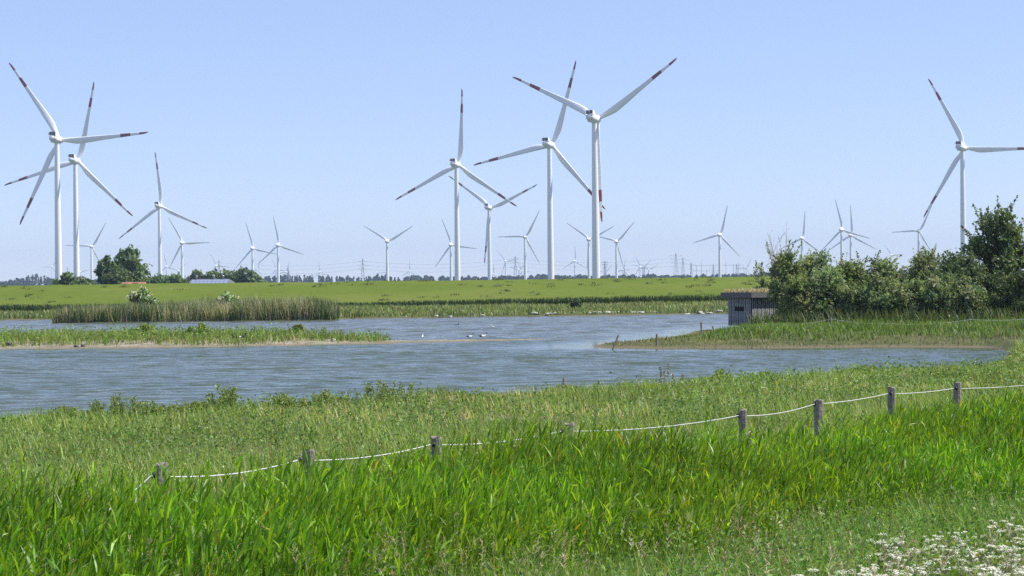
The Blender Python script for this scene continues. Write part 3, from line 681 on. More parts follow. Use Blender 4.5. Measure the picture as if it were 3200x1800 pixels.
link('wall', box_mesh('wall', [(0, 3, (zr - 2) / 2, wl - 0.6, 5.6, zr - 2)]), M_BRICK, root)
link('roof', poly_mesh('roof', [(-wl / 2, 0, zr - 2), (wl / 2, 0, zr - 2), (wl / 2 - 0.2, 3, zr), (-wl / 2 + 0.2, 3, zr), (wl / 2, 6, zr - 2), (-wl / 2, 6, zr - 2)], [(0, 1, 2, 3), (1, 4, 2), (4, 5, 3, 2), (5, 0, 3)]), M_TILE, root)

# ------------------------------------------------------------------ bird hide
HD = 133.0
c0 = at(2349, 1000, HD); z0 = 0.42
phi = R_(53)
hide = empty('bird_hide', (c0.x, HD, z0)); tag(hide, 'small grey wooden bird hide with a flat turf roof beside the shrubs', 'hut')
dl = Vector((-math.cos(phi), math.sin(phi), 0)); dr = Vector((math.sin(phi), math.cos(phi), 0))   # along the two visible walls
WL, WR, WH = 2.25, 3.6, float(at(2338, 931, HD).z) - z0
def wall(length, d, nb, name, hole=None):
    wa = link(name, poly_mesh(name, [(0, 0, 0), tuple(d * length), tuple(d * length + Vector((0, 0, WH))), (0, 0, WH)], [(0, 1, 2, 3)]), M_BLACK, hide)
    nrm = Vector((d.y, -d.x, 0));
    if nrm.y > 0: nrm = -nrm
    ang = math.atan2(d.y, d.x); bw = length / nb
    for i in range(nb):
        parts = [(0.0, WH)]
        xc = (i + 0.5) * bw
        if hole and hole[0] < xc < hole[1]: parts = [(0.0, hole[2]), (hole[3], WH)]
        for a, b_ in parts:
            bo = link('board', box_mesh('board', [(0, 0, (b_ - a) / 2, bw * 0.62, 0.04, b_ - a)]), M_BOARD, wa, tuple(d * xc + nrm * (0.03 + 0.012 * (i % 2)) + Vector((0, 0, a))))
            bo.rotation_euler = (0, 0, ang)
    return wa
wall(WL, dl, 13, 'left_wall', (0.72, 1.5, 0.98, 1.27)); wall(WR, dr, 20, 'front_wall')
back = dl * WL + dr * WR
link('rear_wall', poly_mesh('rear_wall', [tuple(dl * WL), tuple(back), tuple(back + Vector((0, 0, WH))), tuple(dl * WL + Vector((0, 0, WH))), tuple(dr * WR), tuple(dr * WR + Vector((0, 0, WH)))], [(0, 1, 2, 3), (4, 1, 2, 5)]), M_BOARD, hide)
fl = link('hatch', box_mesh('hatch', [(0, 0, 0, 0.7, 0.03, 0.22)]), M_BLACK, hide, tuple(dl * 1.11 + Vector((-0.01, -0.01, 1.12)))); fl.rotation_euler = (0, 0, math.atan2(dl.y, dl.x))
ov = 0.32
cs = [-dl * ov - dr * ov, dl * (WL + ov) - dr * ov, dl * (WL + ov) + dr * (WR + ov), -dl * ov + dr * (WR + ov)]
roof = link('roof', poly_mesh('roof', [tuple(c + Vector((0, 0, zz))) for zz in (WH + 0.03, WH + 0.34) for c in cs], [(0, 1, 2, 3), (7, 6, 5, 4), (0, 4, 5, 1), (1, 5, 6, 2), (2, 6, 7, 3), (3, 7, 4, 0)]), M_FASC, hide)
for a_, b_ in ((0, 1), (0, 3)):
    mid = (cs[a_] + cs[b_]) / 2; d = (cs[b_] - cs[a_]); nn = Vector((d.y, -d.x, 0)).normalized(); nn = nn if nn.y < 0 else -nn
    f = link('fascia_board', box_mesh('fascia_board', [(0, 0, 0, d.length + 0.06, 0.035, 0.36)], 0.006), M_FASC, roof, tuple(mid + nn * 0.025 + Vector((0, 0, WH + 0.19)))); f.rotation_euler = (0, 0, math.atan2(d.y, d.x))
r = np.random.default_rng(51); acc = Acc(); n = 2600
uv = r.uniform(0, 1, (n, 2)); c_ = [np.array(c) for c in cs]
p = c_[0] + (c_[1] - c_[0]) * uv[:, :1] + (c_[3] - c_[0]) * uv[:, 1:]; p[:, 2] = WH + 0.33
ribbons(acc, p, r.uniform(0, 6.28, n), r.uniform(0.12, 0.42, n) * (0.7 + 0.6 * vnoise(p[:, 0], p[:, 1], 0.7, 3)), 0.035, r.uniform(0, 0.5, n), r.uniform(0.4, 1.3, n), pal(n, [(0.20, 0.165, 0.10), (0.17, 0.14, 0.085), (0.13, 0.125, 0.06)], r), (1, 0.9, 0.1))
tag(link('turf', acc.mesh('turf'), M_DRY, roof), kind='stuff')

# ------------------------------------------------------------------ fences and stakes
def post_mesh(h, rad, seed, lean=0.0, square=False):
    r = np.random.default_rng(seed); bm = bmesh.new(); n = 10 if not square else 12; rings = []
    for k, zz in enumerate((-0.3, 0, h * 0.4, h * 0.8, h * 0.985, h)):
        ring = []
        for i in range(n):
            t = 2 * math.pi * i / n; q = 1.0
            if square: q = 1 / max(abs(math.cos(t)), abs(math.sin(t))); q = min(q, 1.3)
            rr = rad * q * (1 + r.normal() * 0.05) * (0.93 if k == 5 else 1)
            ring.append(bm.verts.new((rr * math.cos(t) + lean * max(zz, 0), rr * math.sin(t), zz + (r.normal() * 0.012 if k == 5 else 0))))
        rings.append(ring)
    for a, b in zip(rings[:-1], rings[1:]):
        for i in range(n): bm.faces.new((a[i], a[(i + 1) % n], b[(i + 1) % n], b[i]))
    bm.faces.new(rings[-1]); bmesh.ops.recalc_face_normals(bm, faces=bm.faces)
    me = bpy.data.meshes.new('post'); bm.to_mesh(me); bm.free(); return me
def rope_mesh(name, pts, rad, sags, n=6):
    P = []
    for (a, b), s in zip(zip(pts[:-1], pts[1:]), sags):
        P += [a.lerp(b, t) - Vector((0, 0, s * 4 * t * (1 - t))) for t in np.linspace(0, 1, 14)[:-1]]
    P.append(pts[-1]); return tubes_mesh(name, [(p, q, rad, rad) for p, q in zip(P[:-1], P[1:])], n)
fence = empty('rope_fence', (0, 30, 0)); tag(fence, 'line of weathered wooden posts joined by a white rope along the tall bright grass', 'fence')
FP = [(502, 1450, 19.0, 0.058, True), (957, 1408, 22.5, 0.07, False), (1366, 1366, 26, 0.07, False), (1772, 1325, 29, 0.075, False), (2322, 1280, 32, 0.072, False), (2560, 1249, 34.5, 0.085, False), (2788, 1209, 37, 0.075, False), (2991, 1196, 39.5, 0.08, False), (3215, 1190, 42, 0.08, False)]
rope_pts = [Vector((-3.85, 18.5, 1.30))]
RY = [1484, 1436, 1388, 1346, 1298, 1262, 1229, 1213, 1203]      # row where the rope meets each post
for i, (px, py, D, rad, sq) in enumerate(FP):
    top = at(px, py, D); g = float(ground_h(top.x, D)); h = top.z - g
    po = link('post', post_mesh(h, rad, 60 + i, r.normal() * 0.03, sq), M_WOOD, fence, (top.x, 0 + D - 30, g))
    po.rotation_euler = (0, 0, r.uniform(0, 1.0) if not sq else 0.35)
    rp = at(px - rad * 0.6 / D * FPX, RY[i], D); rp.y += 0.0
    ins = link('insulator', lathe('insulator', [(0.012, -0.03), (0.028, -0.025), (0.028, 0.025), (0.012, 0.03)], 10), M_PLASTIC, po); ins.location = (-rad - 0.02, -0.02, rp.z - g)
    rope_pts.append(Vector((top.x - rad - 0.02, D - 0.09, rp.z)))
link('rope', rope_mesh('rope', [p - Vector((0, 30, 0)) for p in rope_pts], 0.0068, [0.02, 0.07, 0.06, 0.06, 0.07, 0.06, 0.03, 0.03, 0.02]), M_ROPE, fence)
f2 = empty('wire_fence', (18, 118, 0)); tag(f2, 'thin posts with a slack white wire in the grass before the shrubs', 'fence')
wp = []
for i, (px, py, D) in enumerate(((2385, 1004, 117), (2596, 990, 117), (2772, 1004, 116), (3030, 992, 116), (3260, 985, 116))):
    t_ = at(px, py, D); g = float(ground_h(t_.x, D))
    link('post', post_mesh(t_.z - g, 0.06 if i == 1 else 0.04, 80 + i), M_WOOD, f2, (t_.x - 18, D - 118, g)); wp.append(Vector((t_.x - 18, D - 118 - 0.07, t_.z - 0.12)))
link('wire', rope_mesh('wire', wp, 0.009, [0.2, 0.1, 0.15, 0.1]), M_ROPE, f2)
for i, (px, py, D, h, lean, lab) in enumerate(((1896, 1090, 101, 0.75, 0.42, 'leaning pale stake standing in the open water'), (2050, 1086, 103.5, 0.6, 0.02, 'short dark stake at the tip of the small headland'),
                                          (2190, 1072, 108, 0.72, 0.0, 'upright dark stake on the mown headland beside the hide'), (2231, 1068, 109.5, 0.5, -0.18, 'stubby dark stake leaning left near the hide'))):
    x = xat(px, D); g = float(ground_h(x, D)); g = max(g, -0.6)
    st = link('stake', post_mesh(h + max(0, -g), 0.05, 90 + i, lean), M_WOOD if i else M_TWIG, None, (x, D, g)); tag(st, lab, 'stake')

# ------------------------------------------------------------------ birds
def bird(px, py, D, label, scale, white, facing, seed, z=None, group=None, swim=False):
    """one continuous lofted body: tail, belly, breast, neck, head, bill"""
    spine = [(-0.34, 0.30, 0.01), (-0.24, 0.29, 0.055), (-0.10, 0.27, 0.10), (0.05, 0.27, 0.115), (0.17, 0.31, 0.085), (0.22, 0.38, 0.05), (0.235, 0.47, 0.042), (0.25, 0.53, 0.052), (0.29, 0.54, 0.045), (0.33, 0.525, 0.02), (0.375, 0.515, 0.008)]
    if swim: spine = [(a, b - 0.24, c) for a, b, c in spine]
    V = []; Q = []; MI = []; n = 10
    for k, (x, zz, rr) in enumerate(spine):
        nx, nz = np.array(spine[min(k + 1, len(spine) - 1)][:2]) - np.array(spine[max(k - 1, 0)][:2]); l = math.hypot(nx, nz); nx, nz = nx / l, nz / l
        for i in range(n):
            t = 2 * math.pi * i / n
            V.append((x - nz * math.cos(t) * rr, math.sin(t) * rr * 0.9, zz + nx * math.cos(t) * rr))
    for k in range(len(spine) - 1):
        for i in range(n): Q.append((k * n + i, k * n + (i + 1) % n, (k + 1) * n + (i + 1) % n, (k + 1) * n + i)); MI.append(0 if (white[k] == 'w') else 1 if white[k] == 'd' else 2)
    me = np_mesh('bird', np.array(V), np.array(Q), smooth=True)
    for mt in (M_WHITE, M_BLACK, M_TILE): me.materials.append(mt)
    me.polygons.foreach_set('material_index', np.array(MI, np.int32))
    p = at(px, py, D); zz = 0.0 if z is None else z
    o = link('water_bird', me, M_WHITE, None, (p.x, D, zz)); o.scale = (scale,) * 3; o.rotation_euler = (0, 0, facing); tag(o, label, 'bird', group)
    if not swim:
        for s in (-1, 1): link('leg', tubes_mesh('leg', [((0.02, s * 0.04, 0.2), (0.0, s * 0.045, 0.0), 0.011, 0.009), ((0.0, s * 0.045, 0.006), (0.08, s * 0.05, 0.006), 0.012, 0.008)], 5), M_TILE, o)
    return o
SHEL = 'ddwwwwddddR'
xb = xat(1468, 120.6); bird(1468, 1062, 120.6, 'black-and-white duck on the sandbar with its head held low', 0.6, SHEL, 0.2, 1, float(isl_h(xb, 120.6)))
xb = xat(1509, 120.4); bird(1509, 1062, 120.4, 'black-and-white duck standing tall on the sandbar', 0.75, SHEL, 0.1, 2, float(isl_h(xb, 120.4)))
xb = xat(735, 117.6); bird(735, 1066, 117.6, 'dark goose resting on the sandy shore below the island plants', 0.75, 'dddddddddd', 2.8, 3, float(isl_h(xb, 117.6)))
xb = xat(757, 117.6); bird(757, 1066, 117.6, 'upright black-necked goose on the sandy shore below the island plants', 0.85, 'dwdddddddd', 0.4, 4, float(isl_h(xb, 117.6)))
for px, py in ((1542, 1023), (1500, 1034), (1215, 1061), (1320, 1052), (830, 1027), (905, 1035), (1428, 1016), (1180, 1026)):
    D = EYE * FPX / (py - hz(px))
    bird(px, py, D, 'small dark waterfowl swimming on the open pond' if px in (1428, 830) else 'small pale waterfowl swimming on the open pond', 0.6, 'wwwwwwwwww' if px != 1428 and px != 830 else 'dddddddddd', rng.uniform(0, 6.28), 5, -0.02, 'waterfowl swimming on the pond', True)

# ------------------------------------------------------------------ stones
def stone(px, py, D, s, label, mat, zf, seed, group=None):
    r = np.random.default_rng(seed); bm = bmesh.new(); bmesh.ops.create_icosphere(bm, subdivisions=2, radius=1)
    for v in bm.verts: v.co *= 1 + r.normal() * 0.09; v.co.x *= s[0]; v.co.y *= s[1]; v.co.z *= s[2]
    me = bpy.data.meshes.new('stone'); bm.to_mesh(me); bm.free()
    x = xat(px, D); o = link('stone', me, mat, None, (x, D, float(zf(x, D)) + s[2] * 0.3)); o.rotation_euler = (0, 0, r.uniform(0, 3)); tag(o, label, 'stone', group)
for i, (px, py, D) in enumerate(((236, 1080, 115.4), (258, 1079, 115.6))): stone(px, py, D, (0.16, 0.15, 0.13), 'dark stone lying on the pale sand of the island shore', M_DSTONE, isl_h, 10 + i, 'dark stones on the island sand')
stone(28, 1073, 117.0, (0.24, 0.2, 0.2), 'dark lump at the foot of the island plants on the sand', M_DSTONE, isl_h, 15)
stone(1040, 1066, 118.2, (0.18, 0.14, 0.14), 'pale stone among the low plants of the island tip', M_STONE, isl_h, 16)
rs = np.random.default_rng(77)
for i in range(26):
    px = rs.uniform(1840, 2275) if i < 18 else rs.uniform(1250, 1800); x = xat(px, 207)
    D = float(far_shore(x)) + rs.uniform(0.0, 1.6); stone(px, 0, D, (rs.uniform(0.15, 0.5), 0.25, rs.uniform(0.1, 0.2)), 'pale stone on the far waterline below the marsh', M_STONE, ground_h, 100 + i, 'stones along the far waterline')

# ------------------------------------------------------------------ grasses
def scatter(n, x0, x1, y0, y1, keep, r):
    x = r.uniform(x0, x1, n); y = r.uniform(y0, y1, n); k = keep(x, y); return x[k], y[k]
def inview(x, y, mx=1.3, pad=1.2): return np.abs(x) < 0.257 * y * mx * 0.88 + pad
BKX = [-12, -4.6, -3.3, -2.3, -1, 0.8, 3.1, 4.6, 6.5, 7.9, 10.5, 18]; BKY = [17.4, 18, 18.3, 21.3, 24.3, 26.5, 27, 30, 34, 35.5, 41, 48]
FRX = [-12, -4, -1.5, 0, 1.2, 6.2, 12, 18]; FRY = [9, 11.0, 12.8, 15.0, 18, 24, 30, 36]
def back(x): return np.interp(x, BKX, BKY)
def front(x): return np.interp(x, FRX, FRY)
RG = [(0.105, 0.205, 0.010), (0.135, 0.25, 0.013), (0.075, 0.165, 0.010), (0.19, 0.29, 0.022)]
GAIN[0] = 1.38
def reeds():
    r = np.random.default_rng(201); acc = Acc()
    def keep(x, y):
        e = (fbm(x, y, 1.6, 41) - 0.5) * 2.2
        d = np.minimum(back(x) + e * 0.35 - y, (y - front(x) - e * 1.5) * 0.6 + 0.4)
        return (d > 0) & inview(x, y) & (r.random(len(x)) < 0.25 + 0.75 * np.clip(d / 1.2, 0, 1) * np.clip(2.6 * fbm(x, y, 0.85, 44) - 0.55, 0.05, 1))
    x, y = scatter(106000, -9, 15, 9, 46, keep, r); n = len(x); z = ground_h(x, y)
    d = np.clip((y - front(x)) / 3.0, 0.15, 1); H = r.uniform(0.58, 0.95, n) * (0.62 + 0.38 * d) * (0.82 + 0.36 * vnoise(x, y, 1.3, 42))
    base = np.stack([x, y, z - 0.03], 1); laz = r.normal(0.15, 0.7, n); lean = r.uniform(0.02, 0.2, n); H *= np.interp(back(x) - y, [0, 0.4, 1.5, 5], [0.75, 0.95, 0.95, 0.9]) * np.interp(x, [-4.5, -2.5, 1, 3, 5], [1.1, 1.05, 1.12, 1.02, 0.97]) * (0.62 + 0.74 * fbm(x, y, 0.9, 49))
    ribbons(acc, base, laz, H * 0.9, 0.011, lean, lean + 0.1, pal(n, [(0.10, 0.19, 0.03), (0.16, 0.2, 0.06)], r), (1, 0.8, 0.4))
    for k in range(11):
        f = 1 - 0.85 * r.uniform(0, 1, n) ** 1.3; off = np.stack([np.cos(laz) * np.sin(lean + .04), np.sin(laz) * np.sin(lean + .04), np.cos(lean + .04)], 1) * (H * 0.9 * f)[:, None]
        az = np.where(r.random(n) < 0.68, r.normal(0.1, 0.75, n), r.uniform(-3.14, 3.14, n))
        L = r.uniform(0.10, 0.21, n) * (0.7 + 0.4 * H); yel = r.random(n) < 0.012
        col = pal(n, RG, r, 0.16); col *= (0.5 + 1.0 * fbm(x, y, 1.3, 47))[:, None]; col[:, 0] *= 0.88 + 0.3 * vnoise(x, y, 2.6, 48); col[yel] = (0.42, 0.33, 0.05)
        l0 = r.uniform(0.03, 0.36, n); ribbons(acc, base + off, az, L, r.uniform(0.011, 0.021, n), l0, l0 + np.abs(r.normal(0.0, 0.5, n)), col, (0.7, 1.0, 0.06), r.uniform(-1.2, 1.2, n))
    tag(link('tall_reed_grass', acc.mesh('tall_reed_grass'), M_REED), 'bright green belt of tall broad-leaved reed grass before the rope fence', 'grass', kind='stuff')
reeds()
GAIN[0] = 1.85
def fore_grass():
    r = np.random.default_rng(202); acc = Acc(); ad = Acc()
    def keep(x, y): return (y < front(x) + 2.8) & inview(x, y)
    x, y = scatter(130000, -7, 11, 8.5, 30, keep, r); n = len(x); z = ground_h(x, y)
    patch = fbm(x, y, 1.5, 51)
    base = np.stack([x, y, z - 0.02], 1); L = r.uniform(0.16, 0.42, n) * (0.6 + 0.8 * patch)
    col = pal(n, [(0.085, 0.17, 0.02), (0.12, 0.19, 0.03), (0.065, 0.14, 0.018), (0.17, 0.2, 0.05)], r, 0.2)
    l0 = r.uniform(0, 0.35, n)
    ribbons(acc, base, r.normal(0.2, 1.3, n), L, r.uniform(0.005, 0.011, n), l0, l0 + r.uniform(0.1, 1.0, n), col, (1, 0.8, 0.08))
    # broad-leaved herbs, thick towards the right foot of the slope
    def keep2(x, y): return (y < front(x) + 1.5) & inview(x, y) & (r.random(len(x)) < 0.25 + 0.75 * smooth01((x + 0.3 - (y - 12) * 0.1) / 2.0))
    x, y = scatter(13000, -6, 11, 8.5, 30, keep2, r); n = len(x); z = ground_h(x, y); H = r.uniform(0.2, 0.5, n)
    for k in range(9):
        t = r.uniform(0.25, 1, n); p = np.stack([x + r.normal(0, 0.045, n), y + r.normal(0, 0.045, n), z + H * t], 1)
        up = np.zeros((n, 3)); up[:, 2] = 1
        leaves(acc, p, r.uniform(0.010, 0.024, n), pal(n, [(0.055, 0.12, 0.018), (0.08, 0.155, 0.025), (0.11, 0.18, 0.04)], r, 0.2), r, up, 0.35, 2.2)
    tag(link('low_grass', acc.mesh('low_grass'), M_LEAF), 'short mixed grass and herbs on the slope in front of the reed grass', 'grass', kind='stuff')
    # dry seed heads
    def keep3(x, y):
        return (y < front(x) + 3.2) & inview(x, y) & (r.random(len(x)) < np.clip((fbm(x, y, 1.9, 55) - 0.36) * 3.2, 0.03, 1) * np.where(x > 2.2, 0.35, 1))
    x, y = scatter(7000, -7, 10, 8.5, 28, keep3, r); n = len(x); z = ground_h(x, y); H = r.uniform(0.32, 0.62, n)
    base = np.stack([x, y, z], 1); az = r.normal(0.1, 0.8, n); l0 = r.uniform(0.02, 0.2, n)
    dcol = pal(n, [(0.19, 0.16, 0.095), (0.235, 0.20, 0.12), (0.165, 0.145, 0.08), (0.15, 0.155, 0.065)], r, 0.15)
    ribbons(ad, base, az, H, 0.004, l0, l0 + 0.25, dcol * 0.9, (1, 0.8, 0.6))
    tip = base + np.stack([np.cos(az) * np.sin(l0 + .1), np.sin(az) * np.sin(l0 + .1), np.cos(l0 + .1)], 1) * (H * 0.97)[:, None]
    for k in range(9):
        a2 = az + r.normal(0, 0.8, n); f = r.uniform(-0.13, 0.0, n); b2 = tip.copy(); b2[:, 2] += f
        ribbons(ad, b2, a2, r.uniform(0.03, 0.08, n), 0.0055, r.uniform(0.2, 0.7, n), r.uniform(0.9, 1.9, n), dcol * r.uniform(0.85, 1.2, (n, 1)), (0.5, 1, 0.2))
    tag(link('dry_seed_grass', ad.mesh('dry_seed_grass'), M_DRY), 'buff dry seed heads of grass scattered in the foreground', 'grass', kind='stuff')
fore_grass()
GAIN[0] = 1.7
def meadow():
    r = np.random.default_rng(203); acc = Acc()
    def land(x, y): return ground_h(x, y) > 0.10
    def keep(x, y): return (y > front(x)) & (y < shore(x) + 2) & inview(x, y, 1.25) & (r.random(len(x)) < np.clip(24 / y, 0.25, 1) ** 1.0)
    x, y = scatter(560000, -16, 24, 15, 92, keep, r); k = land(x, y); x, y = x[k], y[k]; n = len(x); z = ground_h(x, y)
    dry = fbm(x, y, 5.0, 61); hmap = fbm(x, y, 2.0, 62)
    L = r.uniform(0.10, 0.36, n) * np.clip(2.4 * hmap - 0.35, 0.2, 2.0)
    W = 0.008 + 0.00042 * y
    col = pal(n, [(0.115, 0.18, 0.036), (0.145, 0.20, 0.046), (0.095, 0.16, 0.03), (0.18, 0.205, 0.065)], r, 0.2)
    mk = r.random(n) < np.clip((dry - 0.62) * 2.0, 0.01, 0.35); col[mk] = pal(mk.sum(), [(0.34, 0.29, 0.17), (0.28, 0.24, 0.13), (0.30, 0.27, 0.12)], r, 0.12)
    col *= (0.72 + 0.56 * fbm(x * 0.6, y * 0.35, 1.6, 67))[:, None]
    base = np.stack([x, y, z - 0.02], 1); l0 = r.uniform(0, 0.4, n)
    ribbons(acc, base, r.uniform(-3.14, 3.14, n), L, W * r.uniform(0.7, 1.3, n), l0, l0 + r.uniform(0, 0.8, n), col, (1, 0.12))
    # herbs with leafy stems
    def keep2(x, y): return (y > back(x) - 0.6) & (y < shore(x) + 1) & inview(x, y, 1.25) & (r.random(len(x)) < np.clip(30 / y, 0.25, 1) * (0.3 + 0.7 * (fbm(x, y, 2.0, 64) > 0.46)))
    x, y = scatter(34000, -16, 24, 16, 92, keep2, r); k = land(x, y); x, y = x[k], y[k]; n = len(x); z = ground_h(x, y)
    H = r.uniform(0.15, 0.5, n) * np.clip(2.4 * fbm(x, y, 2.2, 65) - 0.4, 0.25, 1.15); sz = 0.014 + 0.00055 * y; up = np.zeros((n, 3)); up[:, 2] = 1
    hc = pal(n, [(0.085, 0.145, 0.032), (0.11, 0.172, 0.042), (0.065, 0.118, 0.026)], r, 0.15)
    for k in range(10):
        t = r.uniform(0.1, 1, n); p = np.stack([x + r.normal(0, 0.03 + 0.0012 * y, n), y + r.normal(0, 0.05, n), z + H * t], 1)
        leaves(acc, p, sz * r.uniform(0.6, 1.3, n), hc * r.uniform(0.8, 1.25, (n, 1)), r, up, 0.3, 1.8)
    # tiny white and yellow flowers
    x, y = scatter(3200, -16, 24, 24, 90, lambda x, y: (y > back(x) + 1) & (y < shore(x)) & inview(x, y) & (r.random(len(x)) < np.clip((fbm(x, y, 4.0, 66) - 0.55) * 3, 0.01, 1)), r)
    k = land(x, y); x, y = x[k], y[k]; n = len(x); up = np.zeros((n, 3)); up[:, 2] = 1; up[:, 1] = -0.5
    leaves(acc, np.stack([x, y, ground_h(x, y) + r.uniform(0.12, 0.3, n)], 1), 0.016 + 0.0004 * y, pal(n, [(0.45, 0.45, 0.42), (0.36, 0.3, 0.06)], r, 0.05, [0.7, 0.3]), r, up, 0.8, 1.0)
    tag(link('meadow_grass', acc.mesh('meadow_grass'), M_LEAF), 'muted green meadow of grass and small herbs between fence and pond', 'meadow', kind='stuff')
meadow()
GAIN[0] = 1.5
def band(name, label, seed, x0, x1, y0, y1, n, keep, zf, Hf, W, cols, wts=None, lean=0.25, herbs=0, hcols=None, hsz=0.1, hH=(0.2, 0.5), mat=None, jit=0.18):
    r = np.random.default_rng(seed); acc = Acc()
    x, y = scatter(n, x0, x1, y0, y1, lambda x, y: keep(x, y, r), r); m_ = len(x); z = zf(x, y)
    base = np.stack([x, y, z - 0.03], 1); l0 = np.abs(r.normal(0, lean * 0.5, m_))
    H = Hf(x, y, r)
    ribbons(acc, base, r.uniform(-3.14, 3.14, m_), H, W * r.uniform(0.6, 1.4, m_), l0, l0 + r.uniform(0, lean * 2, m_), pal(m_, cols, r, jit, wts) * (0.8 + 0.4 * vnoise(x, y, 2.5, seed))[:, None], (1, 0.85, 0.12))
    if herbs:
        x, y = scatter(herbs, x0, x1, y0, y1, lambda x, y: keep(x, y, r), r); m_ = len(x); z = zf(x, y); Hh = r.uniform(*hH, m_) * (0.4 + 1.2 * fbm(x, y, 2.2, seed + 3)); up = np.zeros((m_, 3)); up[:, 2] = 1
        hc = pal(m_, hcols or cols, r, 0.18)
        for k in range(9):
            p = np.stack([x + r.normal(0, hsz * 0.9, m_), y + r.normal(0, hsz * 0.9, m_), z + Hh * r.uniform(0.1, 1, m_)], 1)
            leaves(acc, p, hsz * r.uniform(0.6, 1.2, m_), hc * r.uniform(0.8, 1.25, (m_, 1)), r, up, 0.3, 1.6)
    tag(link(name, acc.mesh(name), mat or M_LEAF), label, 'grass', kind='stuff')
# island plants
def k_isl(x, y, r):
    s = poly_sd(x, y, ISL); edge = np.interp(x, [-60, -30, -22, -16, -12, -8, -6], [3.6, 3.0, 2.6, 1.3, 2.4, 0.3, 0.0]) + (vnoise(x, y, 3.0, 71) - 0.5) * 2.4
    return (s > edge) & (r.random(len(x)) < 0.3 + fbm(x, y, 2.5, 72))
band('island_plants', 'green weeds covering the back of the sandy island', 301, -45, -5, 113, 136, 26000, k_isl, isl_h, lambda x, y, r: r.uniform(0.2, 0.65, len(x)) * (0.3 + 1.5 * fbm(x, y, 3.0, 73)), 0.05,
     [(0.12, 0.185, 0.035), (0.155, 0.215, 0.05), (0.095, 0.155, 0.03), (0.2, 0.2, 0.09)], herbs=5200, hcols=[(0.11, 0.185, 0.036), (0.145, 0.22, 0.048), (0.085, 0.14, 0.03)], hsz=0.08, hH=(0.3, 0.85))
def k_isl2(x, y, r): s = poly_sd(x, y, ISL); return (s > 0.3) & (s < 3.5) & (r.random(len(x)) < np.clip((fbm(x, y, 1.6, 75) - 0.5) * 2, 0.01, 0.5))
band('sand_tufts', 'sparse tufts growing on the bare sand of the island', 302, -45, -5, 113, 122, 9000, k_isl2, isl_h, lambda x, y, r: r.uniform(0.05, 0.25, len(x)), 0.035, [(0.16, 0.17, 0.06), (0.22, 0.2, 0.1), (0.1, 0.13, 0.04)])
# reed bed on the far shore
RB = [(-46.4, 203.2), (-40, 202.6), (-30, 202.4), (-18.6, 203.0), (-18.0, 206), (-19, 214), (-30, 217), (-46, 217)]
def k_rb(x, y, r): return (poly_sd(x, y, RB) + (fbm(x, y, 3.0, 81) - 0.5) * 3.4 > 0) & (r.random(len(x)) < 0.35 + 1.3 * fbm(x, y * 0.5, 2.0, 87))
def h_rb(x, y, r): return r.uniform(0.9, 2.15, len(x)) ** 0.9 * np.where(r.random(len(x)) < 0.04, 1.2, 1.0) * np.interp(x, [-47, -44, -38, -30, -22, -18.4], [0.85, 1.0, 1.12, 1.2, 1.28, 1.05]) * (0.62 + 0.7 * fbm(x * 1.0, y * 0.4, 3.0, 82))
band('reed_bed', 'tall reed bed of mixed green and straw stems along the far shore', 303, -48, -17, 201, 218, 42000, k_rb, lambda x, y: np.full(len(x), 0.0), h_rb, 0.055,
     [(0.075, 0.115, 0.04), (0.11, 0.135, 0.055), (0.36, 0.32, 0.22), (0.05, 0.085, 0.03)], [0.27, 0.22, 0.33, 0.18], lean=0.22, herbs=0)
def k_rg(x, y, r): return k_rb(x, y, r) & (fbm(x, y * 0.35, 2.6, 83) > 0.50)
band('green_reeds', 'darker leafy green clumps within the far reed bed', 304, -48, -17, 201.5, 216, 9000, k_rg, lambda x, y: np.full(len(x), 0.0), lambda x, y, r: h_rb(x, y, r) * 1.0, 0.10, [(0.04, 0.08, 0.022), (0.06, 0.105, 0.03)], lean=0.25)
# marsh behind the far shore
def k_ms(x, y, r): return (ground_h(x, y) > 0.13) & (np.abs(x) < 0.29 * y) & ~((poly_sd(x, y, RB) > -0.5)) & (x < 30)
GAIN[0] = 1.45
band('marsh_grass', 'flat strip of rough marsh grass between the far waterline and the dike', 305, -66, 32, 203, 255, 38000, k_ms, ground_h, lambda x, y, r: r.uniform(0.25, 0.6, len(x)) * (0.4 + 1.1 * fbm(x, y, 6.0, 84)), 0.13,
     [(0.13, 0.175, 0.055), (0.16, 0.195, 0.07), (0.10, 0.145, 0.045), (0.25, 0.23, 0.12)], [0.35, 0.3, 0.2, 0.15], lean=0.3)
def k_sh(x, y, r): s = y - far_shore(x); return (s > -0.3) & (s < 2.6) & (fbm(x, y, 3.4, 86) > 0.5) & (np.abs(x) < 0.29 * y) & ~((poly_sd(x, y, RB) > 0)) & (x < 26)
band('shore_sedge', 'dark sedge clumps along the far waterline', 306, -66, 30, 203, 232, 14000, k_sh, lambda x, y: np.maximum(ground_h(x, y), 0), lambda x, y, r: r.uniform(0.4, 1.0, len(x)), 0.1, [(0.05, 0.085, 0.025), (0.07, 0.11, 0.035), (0.09, 0.115, 0.045)], lean=0.35)
# ditch reeds at the foot of the dike
def k_dt(x, y, r): return (fbm(x, y, 9, 88) > 0.12) & (np.abs(x) < 0.29 * y)
band('ditch_reeds', 'dark line of reeds in the ditch at the foot of the dike', 307, -75, 40, 251.5, 254.5, 13000, k_dt, ground_h, lambda x, y, r: r.uniform(0.7, 1.25, len(x)) * np.interp(x, [-75, -20, 0, 40], [1.0, 0.75, 0.95, 1.2]), 0.15, [(0.022, 0.042, 0.012), (0.03, 0.055, 0.016), (0.04, 0.065, 0.02)], lean=0.25)
